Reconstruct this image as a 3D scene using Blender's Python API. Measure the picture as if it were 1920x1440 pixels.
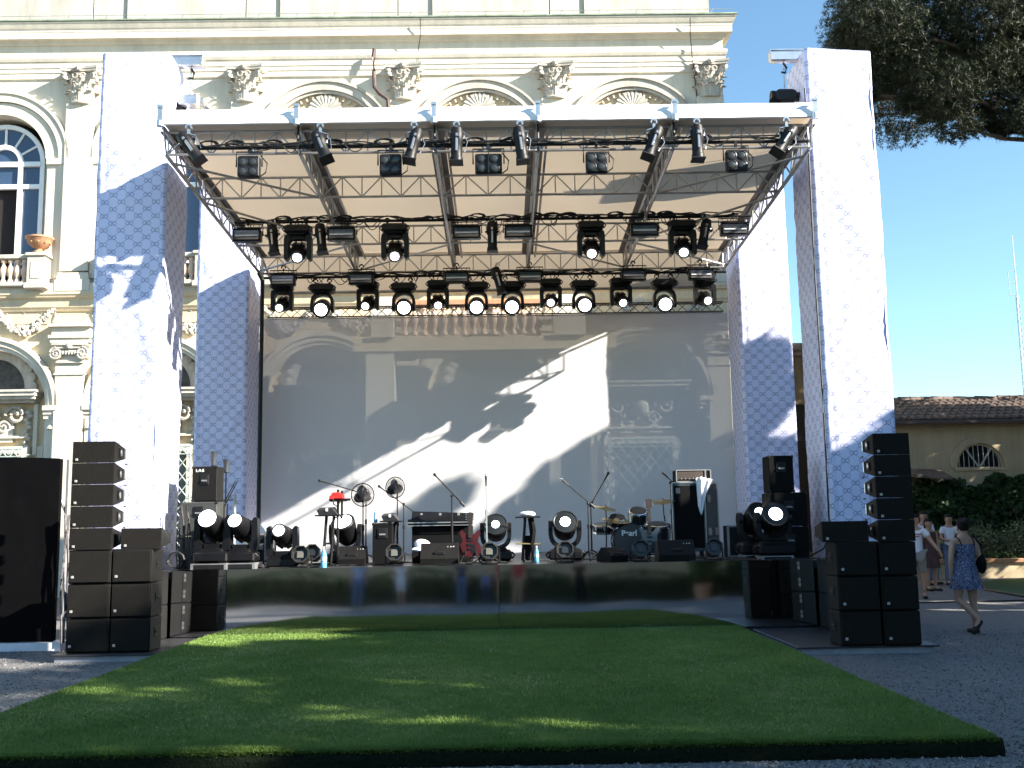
import bpy, bmesh, math, random
import numpy as np
from mathutils import Vector, Matrix, noise
random.seed(7)
SC = bpy.context.scene
for o in list(bpy.data.objects):
    bpy.data.objects.remove(o)
COL = SC.collection
PI = math.pi
rad = math.radians

# ---------------------------------------------------------------- camera
F = 1940.0
CAM = Vector((0, 0, 1.65))
RM = (Matrix.Rotation(-0.0121, 3, 'Z') @ Matrix.Rotation(rad(90 + 7.75), 3, 'X') @ Matrix.Rotation(-0.0166, 3, 'Z'))
cd = bpy.data.cameras.new('camera')
cd.sensor_width = 36.0
cd.lens = 36.0 * F / 1920.0
cd.clip_start = 0.1
cd.clip_end = 2000
camera = bpy.data.objects.new('camera', cd)
COL.objects.link(camera)
camera.matrix_world = Matrix.Translation(CAM) @ RM.to_4x4()
SC.camera = camera

# ---------------------------------------------------------------- light
LIGHT = Vector((-2.3, 1.0, -1.30)).normalized()          # the way the sunlight travels
SUN_EL = math.asin(-LIGHT.z)
world = bpy.data.worlds.new('World')
SC.world = world
world.use_nodes = True
wn = world.node_tree
wn.nodes.clear()
wo = wn.nodes.new('ShaderNodeOutputWorld')
wb = wn.nodes.new('ShaderNodeBackground')
ws = wn.nodes.new('ShaderNodeTexSky')
ws.sky_type = 'NISHITA'
ws.sun_disc = False
ws.sun_elevation = SUN_EL
ws.sun_rotation = math.atan2(-LIGHT.x, -LIGHT.y)
ws.altitude = 50
ws.air_density = 1.0
ws.dust_density = 0.1
ws.ozone_density = 1.0
wb.inputs['Strength'].default_value = 0.068
wt = wn.nodes.new('ShaderNodeMix')            # white balance of the photograph: a slightly cyan sky
wt.data_type = 'RGBA'; wt.blend_type = 'MULTIPLY'
wt.inputs[0].default_value = 1.0
wt.inputs[7].default_value = (0.86, 1.06, 1.10, 1)
wn.links.new(ws.outputs[0], wt.inputs[6])
wn.links.new(wt.outputs[2], wb.inputs['Color'])
wn.links.new(wb.outputs[0], wo.inputs['Surface'])
sd = bpy.data.lights.new('sun', 'SUN')
sd.energy = 5.0
sd.angle = rad(0.53)
sd.color = (1.0, 0.93, 0.82)
sun = bpy.data.objects.new('sun', sd)
COL.objects.link(sun)
sun.rotation_euler = LIGHT.to_track_quat('-Z', 'Y').to_euler()
sun.location = (30, -15, 30)
vs = SC.view_settings
vs.view_transform = 'Standard'
vs.look = 'None'
vs.gamma = 1.0
vs.use_curve_mapping = False
vs.exposure = 1.9

# ---------------------------------------------------------------- pixels of the photograph to places
def ray(x, y):
    return RM @ Vector(((x - 960) / F, (720 - y) / F, -1))
def pY(x, y, Y):
    d = ray(x, y)
    return CAM + d * (Y / d.y)
def pZ(x, y, Z):
    d = ray(x, y)
    return CAM + d * ((Z - CAM.z) / d.z)

# ---------------------------------------------------------------- materials
MATS = {}
def nt(name):
    m = bpy.data.materials.new(name)
    m.use_nodes = True
    b = m.node_tree.nodes['Principled BSDF']
    return m, m.node_tree, b
def mat(name, col, rough=0.6, metal=0.0, var=0.12, scale=6.0, bump=0.0, bscale=40.0, spec=0.5, stretch=None, emit=None):
    if name in MATS:
        return MATS[name]
    m, t, b = nt(name)
    L = t.links.new
    tc = t.nodes.new('ShaderNodeTexCoord')
    src = tc.outputs['Object']
    if stretch:
        mp = t.nodes.new('ShaderNodeMapping')
        mp.inputs['Scale'].default_value = stretch
        L(src, mp.inputs['Vector'])
        src = mp.outputs[0]
    if var > 0:
        n = t.nodes.new('ShaderNodeTexNoise')
        n.inputs['Scale'].default_value = scale
        n.inputs['Detail'].default_value = 6
        n.inputs['Roughness'].default_value = 0.65
        L(src, n.inputs['Vector'])
        r = t.nodes.new('ShaderNodeValToRGB')
        r.color_ramp.elements[0].position = 0.3
        r.color_ramp.elements[1].position = 0.7
        r.color_ramp.elements[0].color = [max(0, c * (1 - var)) for c in col[:3]] + [1]
        r.color_ramp.elements[1].color = [min(1, c * (1 + var)) for c in col[:3]] + [1]
        L(n.outputs['Fac'], r.inputs['Fac'])
        L(r.outputs['Color'], b.inputs['Base Color'])
        mr = t.nodes.new('ShaderNodeMapRange')
        mr.inputs['To Min'].default_value = max(0, rough - 0.08)
        mr.inputs['To Max'].default_value = min(1, rough + 0.08)
        L(n.outputs['Fac'], mr.inputs['Value'])
        L(mr.outputs[0], b.inputs['Roughness'])
    else:
        b.inputs['Base Color'].default_value = list(col[:3]) + [1]
        b.inputs['Roughness'].default_value = rough
    b.inputs['Metallic'].default_value = metal
    b.inputs['Specular IOR Level'].default_value = spec
    if bump > 0:
        n2 = t.nodes.new('ShaderNodeTexNoise')
        n2.inputs['Scale'].default_value = bscale
        n2.inputs['Detail'].default_value = 5
        L(src, n2.inputs['Vector'])
        bp = t.nodes.new('ShaderNodeBump')
        bp.inputs['Strength'].default_value = bump
        bp.inputs['Distance'].default_value = 0.02
        L(n2.outputs['Fac'], bp.inputs['Height'])
        L(bp.outputs[0], b.inputs['Normal'])
    if emit:
        b.inputs['Emission Color'].default_value = list(emit[:3]) + [1]
        b.inputs['Emission Strength'].default_value = emit[3]
    MATS[name] = m
    return m

class X:
    """a scalar socket with arithmetic, for node maths"""
    t = None
    def __init__(s, v): s.v = v
    def _op(s, op, *o):
        n = X.t.nodes.new('ShaderNodeMath')
        n.operation = op
        for i, q in enumerate((s,) + o):
            q = q.v if isinstance(q, X) else q
            if isinstance(q, (int, float)):
                n.inputs[i].default_value = q
            else:
                X.t.links.new(q, n.inputs[i])
        return X(n.outputs[0])
    def __add__(s, o): return s._op('ADD', o)
    def __sub__(s, o): return s._op('SUBTRACT', o)
    def __mul__(s, o): return s._op('MULTIPLY', o)
    def __truediv__(s, o): return s._op('DIVIDE', o)
    def fract(s): return s._op('FRACT')
    def abs(s): return s._op('ABSOLUTE')
    def sqrt(s): return s._op('SQRT')
    def lt(s, o): return s._op('LESS_THAN', o)
    def gt(s, o): return s._op('GREATER_THAN', o)
    def mx(s, o): return s._op('MAXIMUM', o)
    def mn(s, o): return s._op('MINIMUM', o)

def monogram_fabric():
    m, t, b = nt('monogram_fabric')
    X.t = t
    uv = t.nodes.new('ShaderNodeUVMap')
    sp = t.nodes.new('ShaderNodeSeparateXYZ')
    t.links.new(uv.outputs[0], sp.inputs[0])
    u, v = X(sp.outputs[0]), X(sp.outputs[1])
    a, h = 0.272, 0.232
    tot = None
    for k in (0, 1):
        fx = ((u / a + 0.5 * k).fract() - 0.5) * a
        fz = ((v / h + 0.5 * k).fract() - 0.5) * h
        r1 = ((fx + 0.029) * (fx + 0.029) + fz * fz).sqrt()
        r2 = ((fx - 0.029) * (fx - 0.029) + fz * fz).sqrt()
        ring1 = (r1 - 0.031).abs().lt(0.0062)
        ring2 = (r2 - 0.031).abs().lt(0.0062)
        gap1 = (fx + 0.012).abs().lt(0.016) * (fz - 0.012).abs().lt(0.010)
        gap2 = (fx - 0.012).abs().lt(0.016) * (fz + 0.012).abs().lt(0.010)
        bar1 = (fz + 0.001).abs().lt(0.005) * (fx + 0.012).abs().lt(0.013)
        g = (ring1 - gap1).mx(ring2 - gap2).mx(bar1).mx(0)
        ax, az = fx.abs(), fz.abs()
        hy = math.hypot(a, h)
        line = ((ax * h - az * a) / hy).abs().lt(0.0060)
        rr = (ax * ax + az * az).sqrt()
        dots = (rr * 60).fract().lt(0.72)
        line = line * rr.gt(0.066) * dots
        g = g.mx(line)
        tot = g if tot is None else tot.mx(g)
    mix = t.nodes.new('ShaderNodeMix')
    mix.data_type = 'RGBA'
    mix.inputs[6].default_value = (0.66, 0.675, 0.91, 1)
    mix.inputs[7].default_value = (0.31, 0.33, 0.50, 1)
    t.links.new(tot.v, mix.inputs[0])
    n = t.nodes.new('ShaderNodeTexNoise')
    n.inputs['Scale'].default_value = 1.3
    n.inputs['Detail'].default_value = 5
    tc = t.nodes.new('ShaderNodeTexCoord')
    t.links.new(tc.outputs['Object'], n.inputs['Vector'])
    bp = t.nodes.new('ShaderNodeBump')
    bp.inputs['Strength'].default_value = 0.35
    bp.inputs['Distance'].default_value = 0.06
    t.links.new(n.outputs['Fac'], bp.inputs['Height'])
    t.links.new(bp.outputs[0], b.inputs['Normal'])
    t.links.new(mix.outputs[2], b.inputs['Base Color'])
    b.inputs['Roughness'].default_value = 0.42
    MATS['monogram_fabric'] = m
    return m

def scrim_mat():
    m, t, b = nt('scrim')
    b.inputs['Base Color'].default_value = (0.66, 0.655, 0.67, 1)
    b.inputs['Roughness'].default_value = 0.9
    b.inputs['Specular IOR Level'].default_value = 0.1
    tr = t.nodes.new('ShaderNodeBsdfTransparent')
    ms = t.nodes.new('ShaderNodeMixShader')
    ms.inputs[0].default_value = 0.09
    t.links.new(b.outputs[0], ms.inputs[1])
    t.links.new(tr.outputs[0], ms.inputs[2])
    t.links.new(ms.outputs[0], t.nodes['Material Output'].inputs['Surface'])
    return m

def membrane_mat(name, col, trans):
    m, t, b = nt(name)
    b.inputs['Base Color'].default_value = col + (1,)
    b.inputs['Roughness'].default_value = 0.5
    tr = t.nodes.new('ShaderNodeBsdfTranslucent')
    tr.inputs[0].default_value = (0.62, 0.50, 0.36, 1)
    ms = t.nodes.new('ShaderNodeMixShader')
    ms.inputs[0].default_value = trans
    t.links.new(b.outputs[0], ms.inputs[1])
    t.links.new(tr.outputs[0], ms.inputs[2])
    t.links.new(ms.outputs[0], t.nodes['Material Output'].inputs['Surface'])
    return m

def gravel_mat():
    m, t, b = nt('gravel')
    L = t.links.new
    tc = t.nodes.new('ShaderNodeTexCoord')
    v = t.nodes.new('ShaderNodeTexVoronoi'); v.inputs['Scale'].default_value = 45
    L(tc.outputs['Object'], v.inputs['Vector'])
    n = t.nodes.new('ShaderNodeTexNoise'); n.inputs['Scale'].default_value = 0.7; n.inputs['Detail'].default_value = 8
    L(tc.outputs['Object'], n.inputs['Vector'])
    n3 = t.nodes.new('ShaderNodeTexNoise'); n3.inputs['Scale'].default_value = 14; n3.inputs['Detail'].default_value = 8; n3.inputs['Roughness'].default_value = 0.75
    L(tc.outputs['Object'], n3.inputs['Vector'])
    r = t.nodes.new('ShaderNodeValToRGB')
    r.color_ramp.elements[0].color = (0.075, 0.073, 0.071, 1)
    r.color_ramp.elements[1].color = (0.27, 0.262, 0.255, 1)
    X.t = t
    sp = t.nodes.new('ShaderNodeSeparateColor')
    L(v.outputs['Color'], sp.inputs[0])
    fac = X(sp.outputs[0]) * 0.35 + X(n.outputs['Fac']) * 0.30 + X(n3.outputs['Fac']) * 0.5
    L((fac - 0.12).v, r.inputs['Fac'])
    L(r.outputs['Color'], b.inputs['Base Color'])
    bp = t.nodes.new('ShaderNodeBump'); bp.inputs['Strength'].default_value = 0.9; bp.inputs['Distance'].default_value = 0.015
    L(v.outputs['Distance'], bp.inputs['Height'])
    L(bp.outputs[0], b.inputs['Normal'])
    b.inputs['Roughness'].default_value = 0.9
    return m

def stucco_mat(name, col, stain=0.35):
    m, t, b = nt(name)
    L = t.links.new
    X.t = t
    tc = t.nodes.new('ShaderNodeTexCoord')
    mp = t.nodes.new('ShaderNodeMapping'); mp.inputs['Scale'].default_value = (2.2, 2.2, 0.22)
    L(tc.outputs['Object'], mp.inputs['Vector'])
    n = t.nodes.new('ShaderNodeTexNoise'); n.inputs['Scale'].default_value = 1.6; n.inputs['Detail'].default_value = 8; n.inputs['Roughness'].default_value = 0.7
    L(mp.outputs[0], n.inputs['Vector'])
    n2 = t.nodes.new('ShaderNodeTexNoise'); n2.inputs['Scale'].default_value = 0.9; n2.inputs['Detail'].default_value = 8
    L(tc.outputs['Object'], n2.inputs['Vector'])
    r = t.nodes.new('ShaderNodeValToRGB')
    r.color_ramp.elements[0].position = 0.30; r.color_ramp.elements[1].position = 0.56
    r.color_ramp.elements[0].color = [c * (1 - stain) * k for c, k in zip(col, (0.97, 0.98, 1.02))] + [1]
    r.color_ramp.elements[1].color = list(col) + [1]
    L((X(n.outputs['Fac']) * 0.6 + X(n2.outputs['Fac']) * 0.4).v, r.inputs['Fac'])
    L(r.outputs['Color'], b.inputs['Base Color'])
    n3 = t.nodes.new('ShaderNodeTexNoise'); n3.inputs['Scale'].default_value = 25; n3.inputs['Detail'].default_value = 6
    L(tc.outputs['Object'], n3.inputs['Vector'])
    bp = t.nodes.new('ShaderNodeBump'); bp.inputs['Strength'].default_value = 0.25; bp.inputs['Distance'].default_value = 0.02
    L(n3.outputs['Fac'], bp.inputs['Height'])
    L(bp.outputs[0], b.inputs['Normal'])
    b.inputs['Roughness'].default_value = 0.85
    b.inputs['Specular IOR Level'].default_value = 0.2
    MATS[name] = m
    return m

def leaf_mat(name, c0, c1, trans=0.25):
    m, t, b = nt(name)
    L = t.links.new
    tc = t.nodes.new('ShaderNodeTexCoord')
    n = t.nodes.new('ShaderNodeTexNoise'); n.inputs['Scale'].default_value = 1.1; n.inputs['Detail'].default_value = 8; n.inputs['Roughness'].default_value = 0.8
    L(tc.outputs['Object'], n.inputs['Vector'])
    r = t.nodes.new('ShaderNodeValToRGB')
    r.color_ramp.elements[0].position = 0.35; r.color_ramp.elements[1].position = 0.65
    r.color_ramp.elements[0].color = list(c0) + [1]; r.color_ramp.elements[1].color = list(c1) + [1]
    L(n.outputs['Fac'], r.inputs['Fac'])
    L(r.outputs['Color'], b.inputs['Base Color'])
    b.inputs['Roughness'].default_value = 0.55
    b.inputs['Specular IOR Level'].default_value = 0.3
    tr = t.nodes.new('ShaderNodeBsdfTranslucent')
    L(r.outputs['Color'], tr.inputs[0])
    ms = t.nodes.new('ShaderNodeMixShader'); ms.inputs[0].default_value = trans
    L(b.outputs[0], ms.inputs[1]); L(tr.outputs[0], ms.inputs[2])
    L(ms.outputs[0], t.nodes['Material Output'].inputs['Surface'])
    MATS[name] = m
    return m

M_FAB = monogram_fabric()
M_SCRIM = scrim_mat()
M_MEMB = membrane_mat('roof_membrane', (0.80, 0.70, 0.56), 0.27)
M_STRIP = mat('white_vinyl', (0.82, 0.82, 0.82), 0.4, var=0.03)
M_ALU = mat('aluminium', (0.42, 0.41, 0.40), 0.42, 0.75, var=0.18, scale=5)
M_ALU2 = mat('bright_metal', (0.6, 0.6, 0.6), 0.3, 0.9, var=0.1)
M_BLK = mat('black_steel', (0.009, 0.009, 0.010), 0.5, 0.0, var=0.3, spec=0.3)
M_BLKP = mat('black_plastic', (0.006, 0.006, 0.007), 0.40, 0.0, var=0.25, spec=0.3)
M_GRILLE = mat('speaker_grille', (0.011, 0.0095, 0.008), 0.7, 0.0, var=0.25, bump=0.6, bscale=220, spec=0.15)
M_CAB = mat('speaker_cabinet', (0.008, 0.0075, 0.007), 0.6, var=0.25, bump=0.25, bscale=120, spec=0.2)
M_CLOTH = mat('black_cloth', (0.0045, 0.0045, 0.005), 0.85, var=0.25, spec=0.15)
M_CABLE = mat('black_cable', (0.015, 0.015, 0.016), 0.55, var=0)
M_CHROME = mat('chrome', (0.75, 0.75, 0.76), 0.15, 1.0, var=0.05)
M_LENS = mat('lit_lens', (0.9, 0.92, 0.95), 0.2, var=0, emit=(0.93, 0.97, 1.0, 3.2))
M_LENSRIM = mat('lens_glass', (0.010, 0.014, 0.016), 0.45, 0.0, var=0, spec=0.3)
M_GLASSD = mat('lamp_glass', (0.025, 0.027, 0.03), 0.35, 0.2, var=0.1)
M_REFL = mat('strobe_reflector', (0.20, 0.22, 0.25), 0.25, 0.8, var=0.2)
M_WHITE = mat('white_print', (0.8, 0.8, 0.8), 0.5, var=0)
M_VILLA = stucco_mat('villa_stucco', (0.62, 0.575, 0.475), 0.26)
M_VILLA2 = stucco_mat('villa_ochre', (0.66, 0.54, 0.36), 0.24)
M_STONE = stucco_mat('travertine', (0.50, 0.465, 0.40), 0.42)
M_TERRA = mat('terracotta', (0.42, 0.22, 0.12), 0.8, var=0.25, bump=0.3)
M_WFRAME = mat('window_paint', (0.78, 0.79, 0.80), 0.4, var=0.04)
M_GLASS = mat('window_glass', (0.035, 0.06, 0.11), 0.06, 0.0, var=0.1, scale=1, spec=0.9)
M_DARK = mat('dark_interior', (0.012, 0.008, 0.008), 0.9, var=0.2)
M_GRAVEL = gravel_mat()
M_DECK = mat('stage_deck', (0.03, 0.03, 0.032), 0.35, var=0.3)

# ---------------------------------------------------------------- mesh building
class MB:
    def __init__(s):
        s.v = []; s.f = []; s.M = Matrix.Identity(4); s.uv = None
    def P(s, p):
        s.v.append(tuple(s.M @ Vector(p))); return len(s.v) - 1
    def face(s, idx): s.f.append(tuple(idx))
    def hexa(s, pts):
        i = [s.P(p) for p in pts]
        for q in ((0, 3, 2, 1), (4, 5, 6, 7), (0, 1, 5, 4), (1, 2, 6, 5), (2, 3, 7, 6), (3, 0, 4, 7)):
            s.face([i[k] for k in q])
        return s
    def b2(s, x0, y0, z0, x1, y1, z1):
        return s.hexa([(x0, y0, z0), (x1, y0, z0), (x1, y1, z0), (x0, y1, z0), (x0, y0, z1), (x1, y0, z1), (x1, y1, z1), (x0, y1, z1)])
    def box(s, c, d):
        return s.b2(c[0] - d[0] / 2, c[1] - d[1] / 2, c[2] - d[2] / 2, c[0] + d[0] / 2, c[1] + d[1] / 2, c[2] + d[2] / 2)
    def bbox(s, c, d, b=0.01):
        """box with chamfered edges on every side"""
        x, y, z = [q / 2 for q in d]
        b = min(b, x * .9, y * .9, z * .9)
        rings = []
        for zz, ins in ((-z, b), (-z + b, 0), (z - b, 0), (z, b)):
            X_, Y_ = x - ins, y - ins
            c2 = b * 0.6
            rings.append([s.P((c[0] + px, c[1] + py, c[2] + zz)) for px, py in ((-X_ + c2, -Y_), (X_ - c2, -Y_), (X_, -Y_ + c2), (X_, Y_ - c2), (X_ - c2, Y_), (-X_ + c2, Y_), (-X_, Y_ - c2), (-X_, -Y_ + c2))])
        for a, bb in zip(rings, rings[1:]):
            for k in range(8):
                s.face((a[k], a[(k + 1) % 8], bb[(k + 1) % 8], bb[k]))
        s.face(rings[0][::-1]); s.face(rings[-1])
        return s
    def tube(s, a, b, r, n=8, r2=None, cap=True):
        a, b = Vector(a), Vector(b)
        d = b - a
        if d.length < 1e-6: return s
        q = d.to_track_quat('Z', 'X')
        r2 = r if r2 is None else r2
        A = [s.P(a + q @ Vector((r * math.cos(2 * PI * k / n), r * math.sin(2 * PI * k / n), 0))) for k in range(n)]
        B = [s.P(b + q @ Vector((r2 * math.cos(2 * PI * k / n), r2 * math.sin(2 * PI * k / n), 0))) for k in range(n)]
        for k in range(n):
            s.face((A[k], A[(k + 1) % n], B[(k + 1) % n], B[k]))
        if cap:
            s.face(A[::-1]); s.face(B)
        return s
    def path(s, pts, r, n=6, rs=None):
        pts = [Vector(p) for p in pts]
        prev = None
        for i, p in enumerate(pts):
            d = (pts[min(i + 1, len(pts) - 1)] - pts[max(i - 1, 0)])
            if d.length < 1e-9: d = Vector((0, 0, 1))
            q = d.to_track_quat('Z', 'X')
            rr = rs[i] if rs else r
            ring = [s.P(p + q @ Vector((rr * math.cos(2 * PI * k / n), rr * math.sin(2 * PI * k / n), 0))) for k in range(n)]
            if prev:
                for k in range(n):
                    s.face((prev[k], prev[(k + 1) % n], ring[(k + 1) % n], ring[k]))
            else: s.face(ring[::-1])
            prev = ring
        s.face(prev)
        return s
    def lathe(s, prof, n=16, M=None):
        old = s.M
        if M is not None: s.M = s.M @ M
        prev = None
        for r, z in prof:
            ring = [s.P((r * math.cos(2 * PI * k / n), r * math.sin(2 * PI * k / n), z)) for k in range(n)]
            if prev:
                for k in range(n):
                    s.face((prev[k], prev[(k + 1) % n], ring[(k + 1) % n], ring[k]))
            else: s.face(ring[::-1])
            prev = ring
        s.face(prev)
        s.M = old
        return s
    def ball(s, c, r, n=10):
        if not hasattr(r, '__len__'): r = (r, r, r)
        M = Matrix.Translation(Vector(c)) @ Matrix.Diagonal((r[0], r[1], r[2], 1))
        m = max(4, n // 2)
        return s.lathe([(max(1e-3, math.sin(PI * k / m)), -math.cos(PI * k / m)) for k in range(m + 1)], n, M)
    def prism(s, poly, y0, y1):
        """polygon of (x,z) drawn out from y0 to y1"""
        A = [s.P((x, y0, z)) for x, z in poly]
        B = [s.P((x, y1, z)) for x, z in poly]
        n = len(poly)
        s.face(A); s.face(B[::-1])
        for k in range(n):
            s.face((A[(k + 1) % n], A[k], B[k], B[(k + 1) % n]))
        return s
    def prismz(s, poly, z0, z1):
        A = [s.P((x, y, z0)) for x, y in poly]
        B = [s.P((x, y, z1)) for x, y in poly]
        n = len(poly)
        s.face(A[::-1]); s.face(B)
        for k in range(n):
            s.face((A[k], A[(k + 1) % n], B[(k + 1) % n], B[k]))
        return s
    def arc(s, cx, cz, r0, r1, y0, y1, a0=0, a1=PI, n=20):
        """solid band of an arch in the xz plane"""
        prev = None
        for i in range(n + 1):
            a = a0 + (a1 - a0) * i / n
            c, si = math.cos(a), math.sin(a)
            q = [s.P((cx + r * c, y, cz + r * si)) for r, y in ((r0, y0), (r1, y0), (r1, y1), (r0, y1))]
            if prev:
                for k in range(4):
                    s.face((prev[k], prev[(k + 1) % 4], q[(k + 1) % 4], q[k]))
            else: s.face(q)
            prev = q
        s.face(prev[::-1])
        return s
    def grid(s, fn, nu, nv, closed=False):
        I = [[s.P(fn(i / nu, j / nv)) for i in range(nu + (0 if closed else 1))] for j in range(nv + 1)]
        m = len(I[0])
        for j in range(nv):
            for i in range(nu):
                s.face((I[j][i], I[j][(i + 1) % m], I[j + 1][(i + 1) % m], I[j + 1][i]))
        return I
    def mesh(s, name, smooth=40):
        me = bpy.data.meshes.new(name)
        me.from_pydata(s.v, [], s.f)
        bm = bmesh.new(); bm.from_mesh(me)
        bmesh.ops.recalc_face_normals(bm, faces=bm.faces)
        bm.to_mesh(me); bm.free()
        if smooth:
            me.polygons.foreach_set('use_smooth', [True] * len(me.polygons))
            me.set_sharp_from_angle(angle=rad(smooth))
        me.update()
        return me
    def build(s, name, m, parent=None, smooth=40, loc=None):
        me = s.mesh(name, smooth)
        me.materials.append(m)
        return put(name, me, parent, loc)

def put(name, me, parent=None, loc=None, rz=None):
    o = bpy.data.objects.new(name, me)
    COL.objects.link(o)
    if parent is not None: o.parent = parent
    if loc is not None: o.location = loc
    if rz is not None: o.rotation_euler = (0, 0, rz)
    return o
def tag(o, label=None, cat=None, group=None, kind=None):
    if label: o['label'] = label
    if cat: o['category'] = cat
    if group: o['group'] = group
    if kind: o['kind'] = kind
    return o
def thing(name, label, cat, loc=(0, 0, 0), rz=0, group=None, scale=1):
    o = bpy.data.objects.new(name, None)
    o.empty_display_size = 0.2
    COL.objects.link(o)
    o.location = loc
    o.rotation_euler = (0, 0, rz)
    o.scale = (scale,) * 3
    return tag(o, label, cat, group)
def dup(root, label=None, loc=None, rz=None, parent=None, scale=None):
    """a copy of a thing with copies of its parts and sub-parts"""
    r = root.copy(); COL.objects.link(r)
    if parent is not None: r.parent = parent
    if label: r['label'] = label
    if loc is not None: r.location = loc
    if rz is not None: r.rotation_euler = (0, 0, rz)
    if scale: r.scale = (scale,) * 3
    for ch in [c for c in bpy.data.objects if c.parent == root]:
        dup(ch, parent=r)
    return r
KIDS = None
def rotM(axis, a): return Matrix.Rotation(a, 4, axis)
def T(*p): return Matrix.Translation(Vector(p))
def aim(d, up='Y'): return Vector(d).to_track_quat('Z', up).to_matrix().to_4x4()
ORD = ['first', 'second', 'third', 'fourth', 'fifth', 'sixth', 'seventh', 'eighth', 'ninth', 'tenth', 'eleventh', 'twelfth']
def text_mesh(name, s, size, m, parent, M, ext=0.002, bold=False):
    cu = bpy.data.curves.new(name, 'FONT')
    cu.body = s; cu.size = size; cu.extrude = ext; cu.align_x = 'CENTER'; cu.align_y = 'CENTER'
    if bold: cu.offset = size * 0.03
    tmp = bpy.data.objects.new(name, cu); COL.objects.link(tmp)
    dg = bpy.context.evaluated_depsgraph_get()
    me = bpy.data.meshes.new_from_object(tmp.evaluated_get(dg))
    bpy.data.objects.remove(tmp)
    me.materials.clear(); me.materials.append(m)
    o = put(name, me, parent)
    o.matrix_local = M
    return o
def cards(name, pts, nrm, size, m, parent=None, asp=1.6, seed=1, tilt=1.0, kind=None):
    """many small leaf faces: pts (n,3), size scalar or (n,)"""
    rs = np.random.RandomState(seed)
    n = len(pts)
    d = rs.normal(size=(n, 3)) * tilt + (nrm if nrm is not None else 0)
    d /= np.linalg.norm(d, axis=1)[:, None] + 1e-9
    u = np.cross(d, rs.normal(size=(n, 3))); u /= np.linalg.norm(u, axis=1)[:, None] + 1e-9
    w = np.cross(d, u)
    sz = (np.ones(n) * size * rs.uniform(0.6, 1.3, n))[:, None]
    L = u * sz; W = w * sz / asp
    q = np.stack([pts - L, pts + W * 0.9 - L * 0.15, pts + L, pts - W * 0.9 - L * 0.15], 1).reshape(-1, 3)
    me = bpy.data.meshes.new(name)
    me.vertices.add(4 * n); me.vertices.foreach_set('co', q.astype(np.float32).ravel())
    me.loops.add(4 * n); me.loops.foreach_set('vertex_index', np.arange(4 * n, dtype=np.int32))
    me.polygons.add(n); me.polygons.foreach_set('loop_start', np.arange(0, 4 * n, 4, dtype=np.int32))
    me.update(calc_edges=True)
    me.materials.append(m)
    o = put(name, me, parent)
    if kind: o['kind'] = kind
    return o
def fbm(x, y, z=0.0, o=4):
    return noise.fractal(Vector((x, y, z)), 0.8, 2.1, o)

# ================================================================ the ground
g = MB(); g.grid(lambda u, v: ((u - .5) * 500, (v - .5) * 500, 0.0), 10, 10)
tag(g.build('ground', M_GRAVEL), 'pale grey gravel yard in front of the stage', 'ground', kind='structure')
# loose stones that lie on the gravel near the camera
rs = np.random.RandomState(3)
n = 46000
yy = 6.6 + 9 * rs.rand(n) ** 1.6
xx = (rs.rand(n) - .5) * 1.08 * yy
pts = np.stack([xx, yy, np.full(n, 0.004)], 1)
pts = pts[(pts[:, 0] < -4.36) | (pts[:, 0] > 3.5) | (pts[:, 1] < 7.55)]
M_PEB = mat('pebble', (0.22, 0.215, 0.205), 0.9, var=0.45, scale=60)
cards('gravel_stones', pts, np.array([0, 0, 1.0]), 0.013, M_PEB, asp=1.2, seed=4, tilt=0.5, kind='stuff')
tag(bpy.data.objects['gravel_stones'], 'loose pale gravel stones scattered over the yard', 'gravel')

# ================================================================ the villa
VY = 27.0
villa = thing('villa', 'cream stucco villa with arched windows and capitals behind the stage', 'building', (0, VY, 0))
def VZ(x, y, out=0.0): return pY(x, y, VY - out).z
XC = 6.25                       # the right corner
XL = -26.0
PIL = [-15.55, -11.23, -6.79, -2.49, 1.63, 5.86]
BAY = [-13.39, -9.01, -4.64, -0.43, 3.75]
ZS = 11.62                      # springing of the upper arches
ZL = 4.92                       # springing of the lower arches
ZF = 7.95                       # upper floor
R1, R2 = 1.30, 1.60

def holed_wall(name, outer, holes, depth, m, parent, y=0.0):
    bm = bmesh.new()
    edges = []
    loops = []
    for lp in [outer] + holes:
        vsx = [bm.verts.new((x, y, z)) for x, z in lp]
        loops.append(vsx)
        for a, b in zip(vsx, vsx[1:] + vsx[:1]):
            edges.append(bm.edges.new((a, b)))
    bmesh.ops.triangle_fill(bm, use_beauty=True, edges=edges)
    for vsx in loops[1:]:
        back = [bm.verts.new((v.co.x, y + depth, v.co.z)) for v in vsx]
        k = len(vsx)
        for i in range(k):
            bm.faces.new((vsx[i], vsx[(i + 1) % k], back[(i + 1) % k], back[i]))
    bmesh.ops.recalc_face_normals(bm, faces=bm.faces)
    me = bpy.data.meshes.new(name); bm.to_mesh(me); bm.free()
    for p in me.polygons:
        if abs(p.normal.y) > .9 and p.normal.y > 0: p.flip()
    me.materials.append(m)
    return put(name, me, parent)
def archloop(cx, cz, r, z0, n=20):
    return [(cx - r, z0), (cx + r, z0)] + [(cx + r * math.cos(PI * i / n), cz + r * math.sin(PI * i / n)) for i in range(n + 1)]

def sweep(name, prof, m, x0=XL, x1=XC, ret=9.0, parent=villa, z0=0):
    """a moulding along the front that turns the right corner; prof = [(out, z)]"""
    b = MB()
    rows = []
    for out, z in prof:
        rows.append([b.P((x0, -out, z)), b.P((x1 + out, -out, z)), b.P((x1 + out, ret, z))])
    for a, c in zip(rows, rows[1:]):
        for k in range(2):
            b.face((a[k], a[k + 1], c[k + 1], c[k]))
    o = b.build(name, m, parent, smooth=0)
    return o

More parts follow.
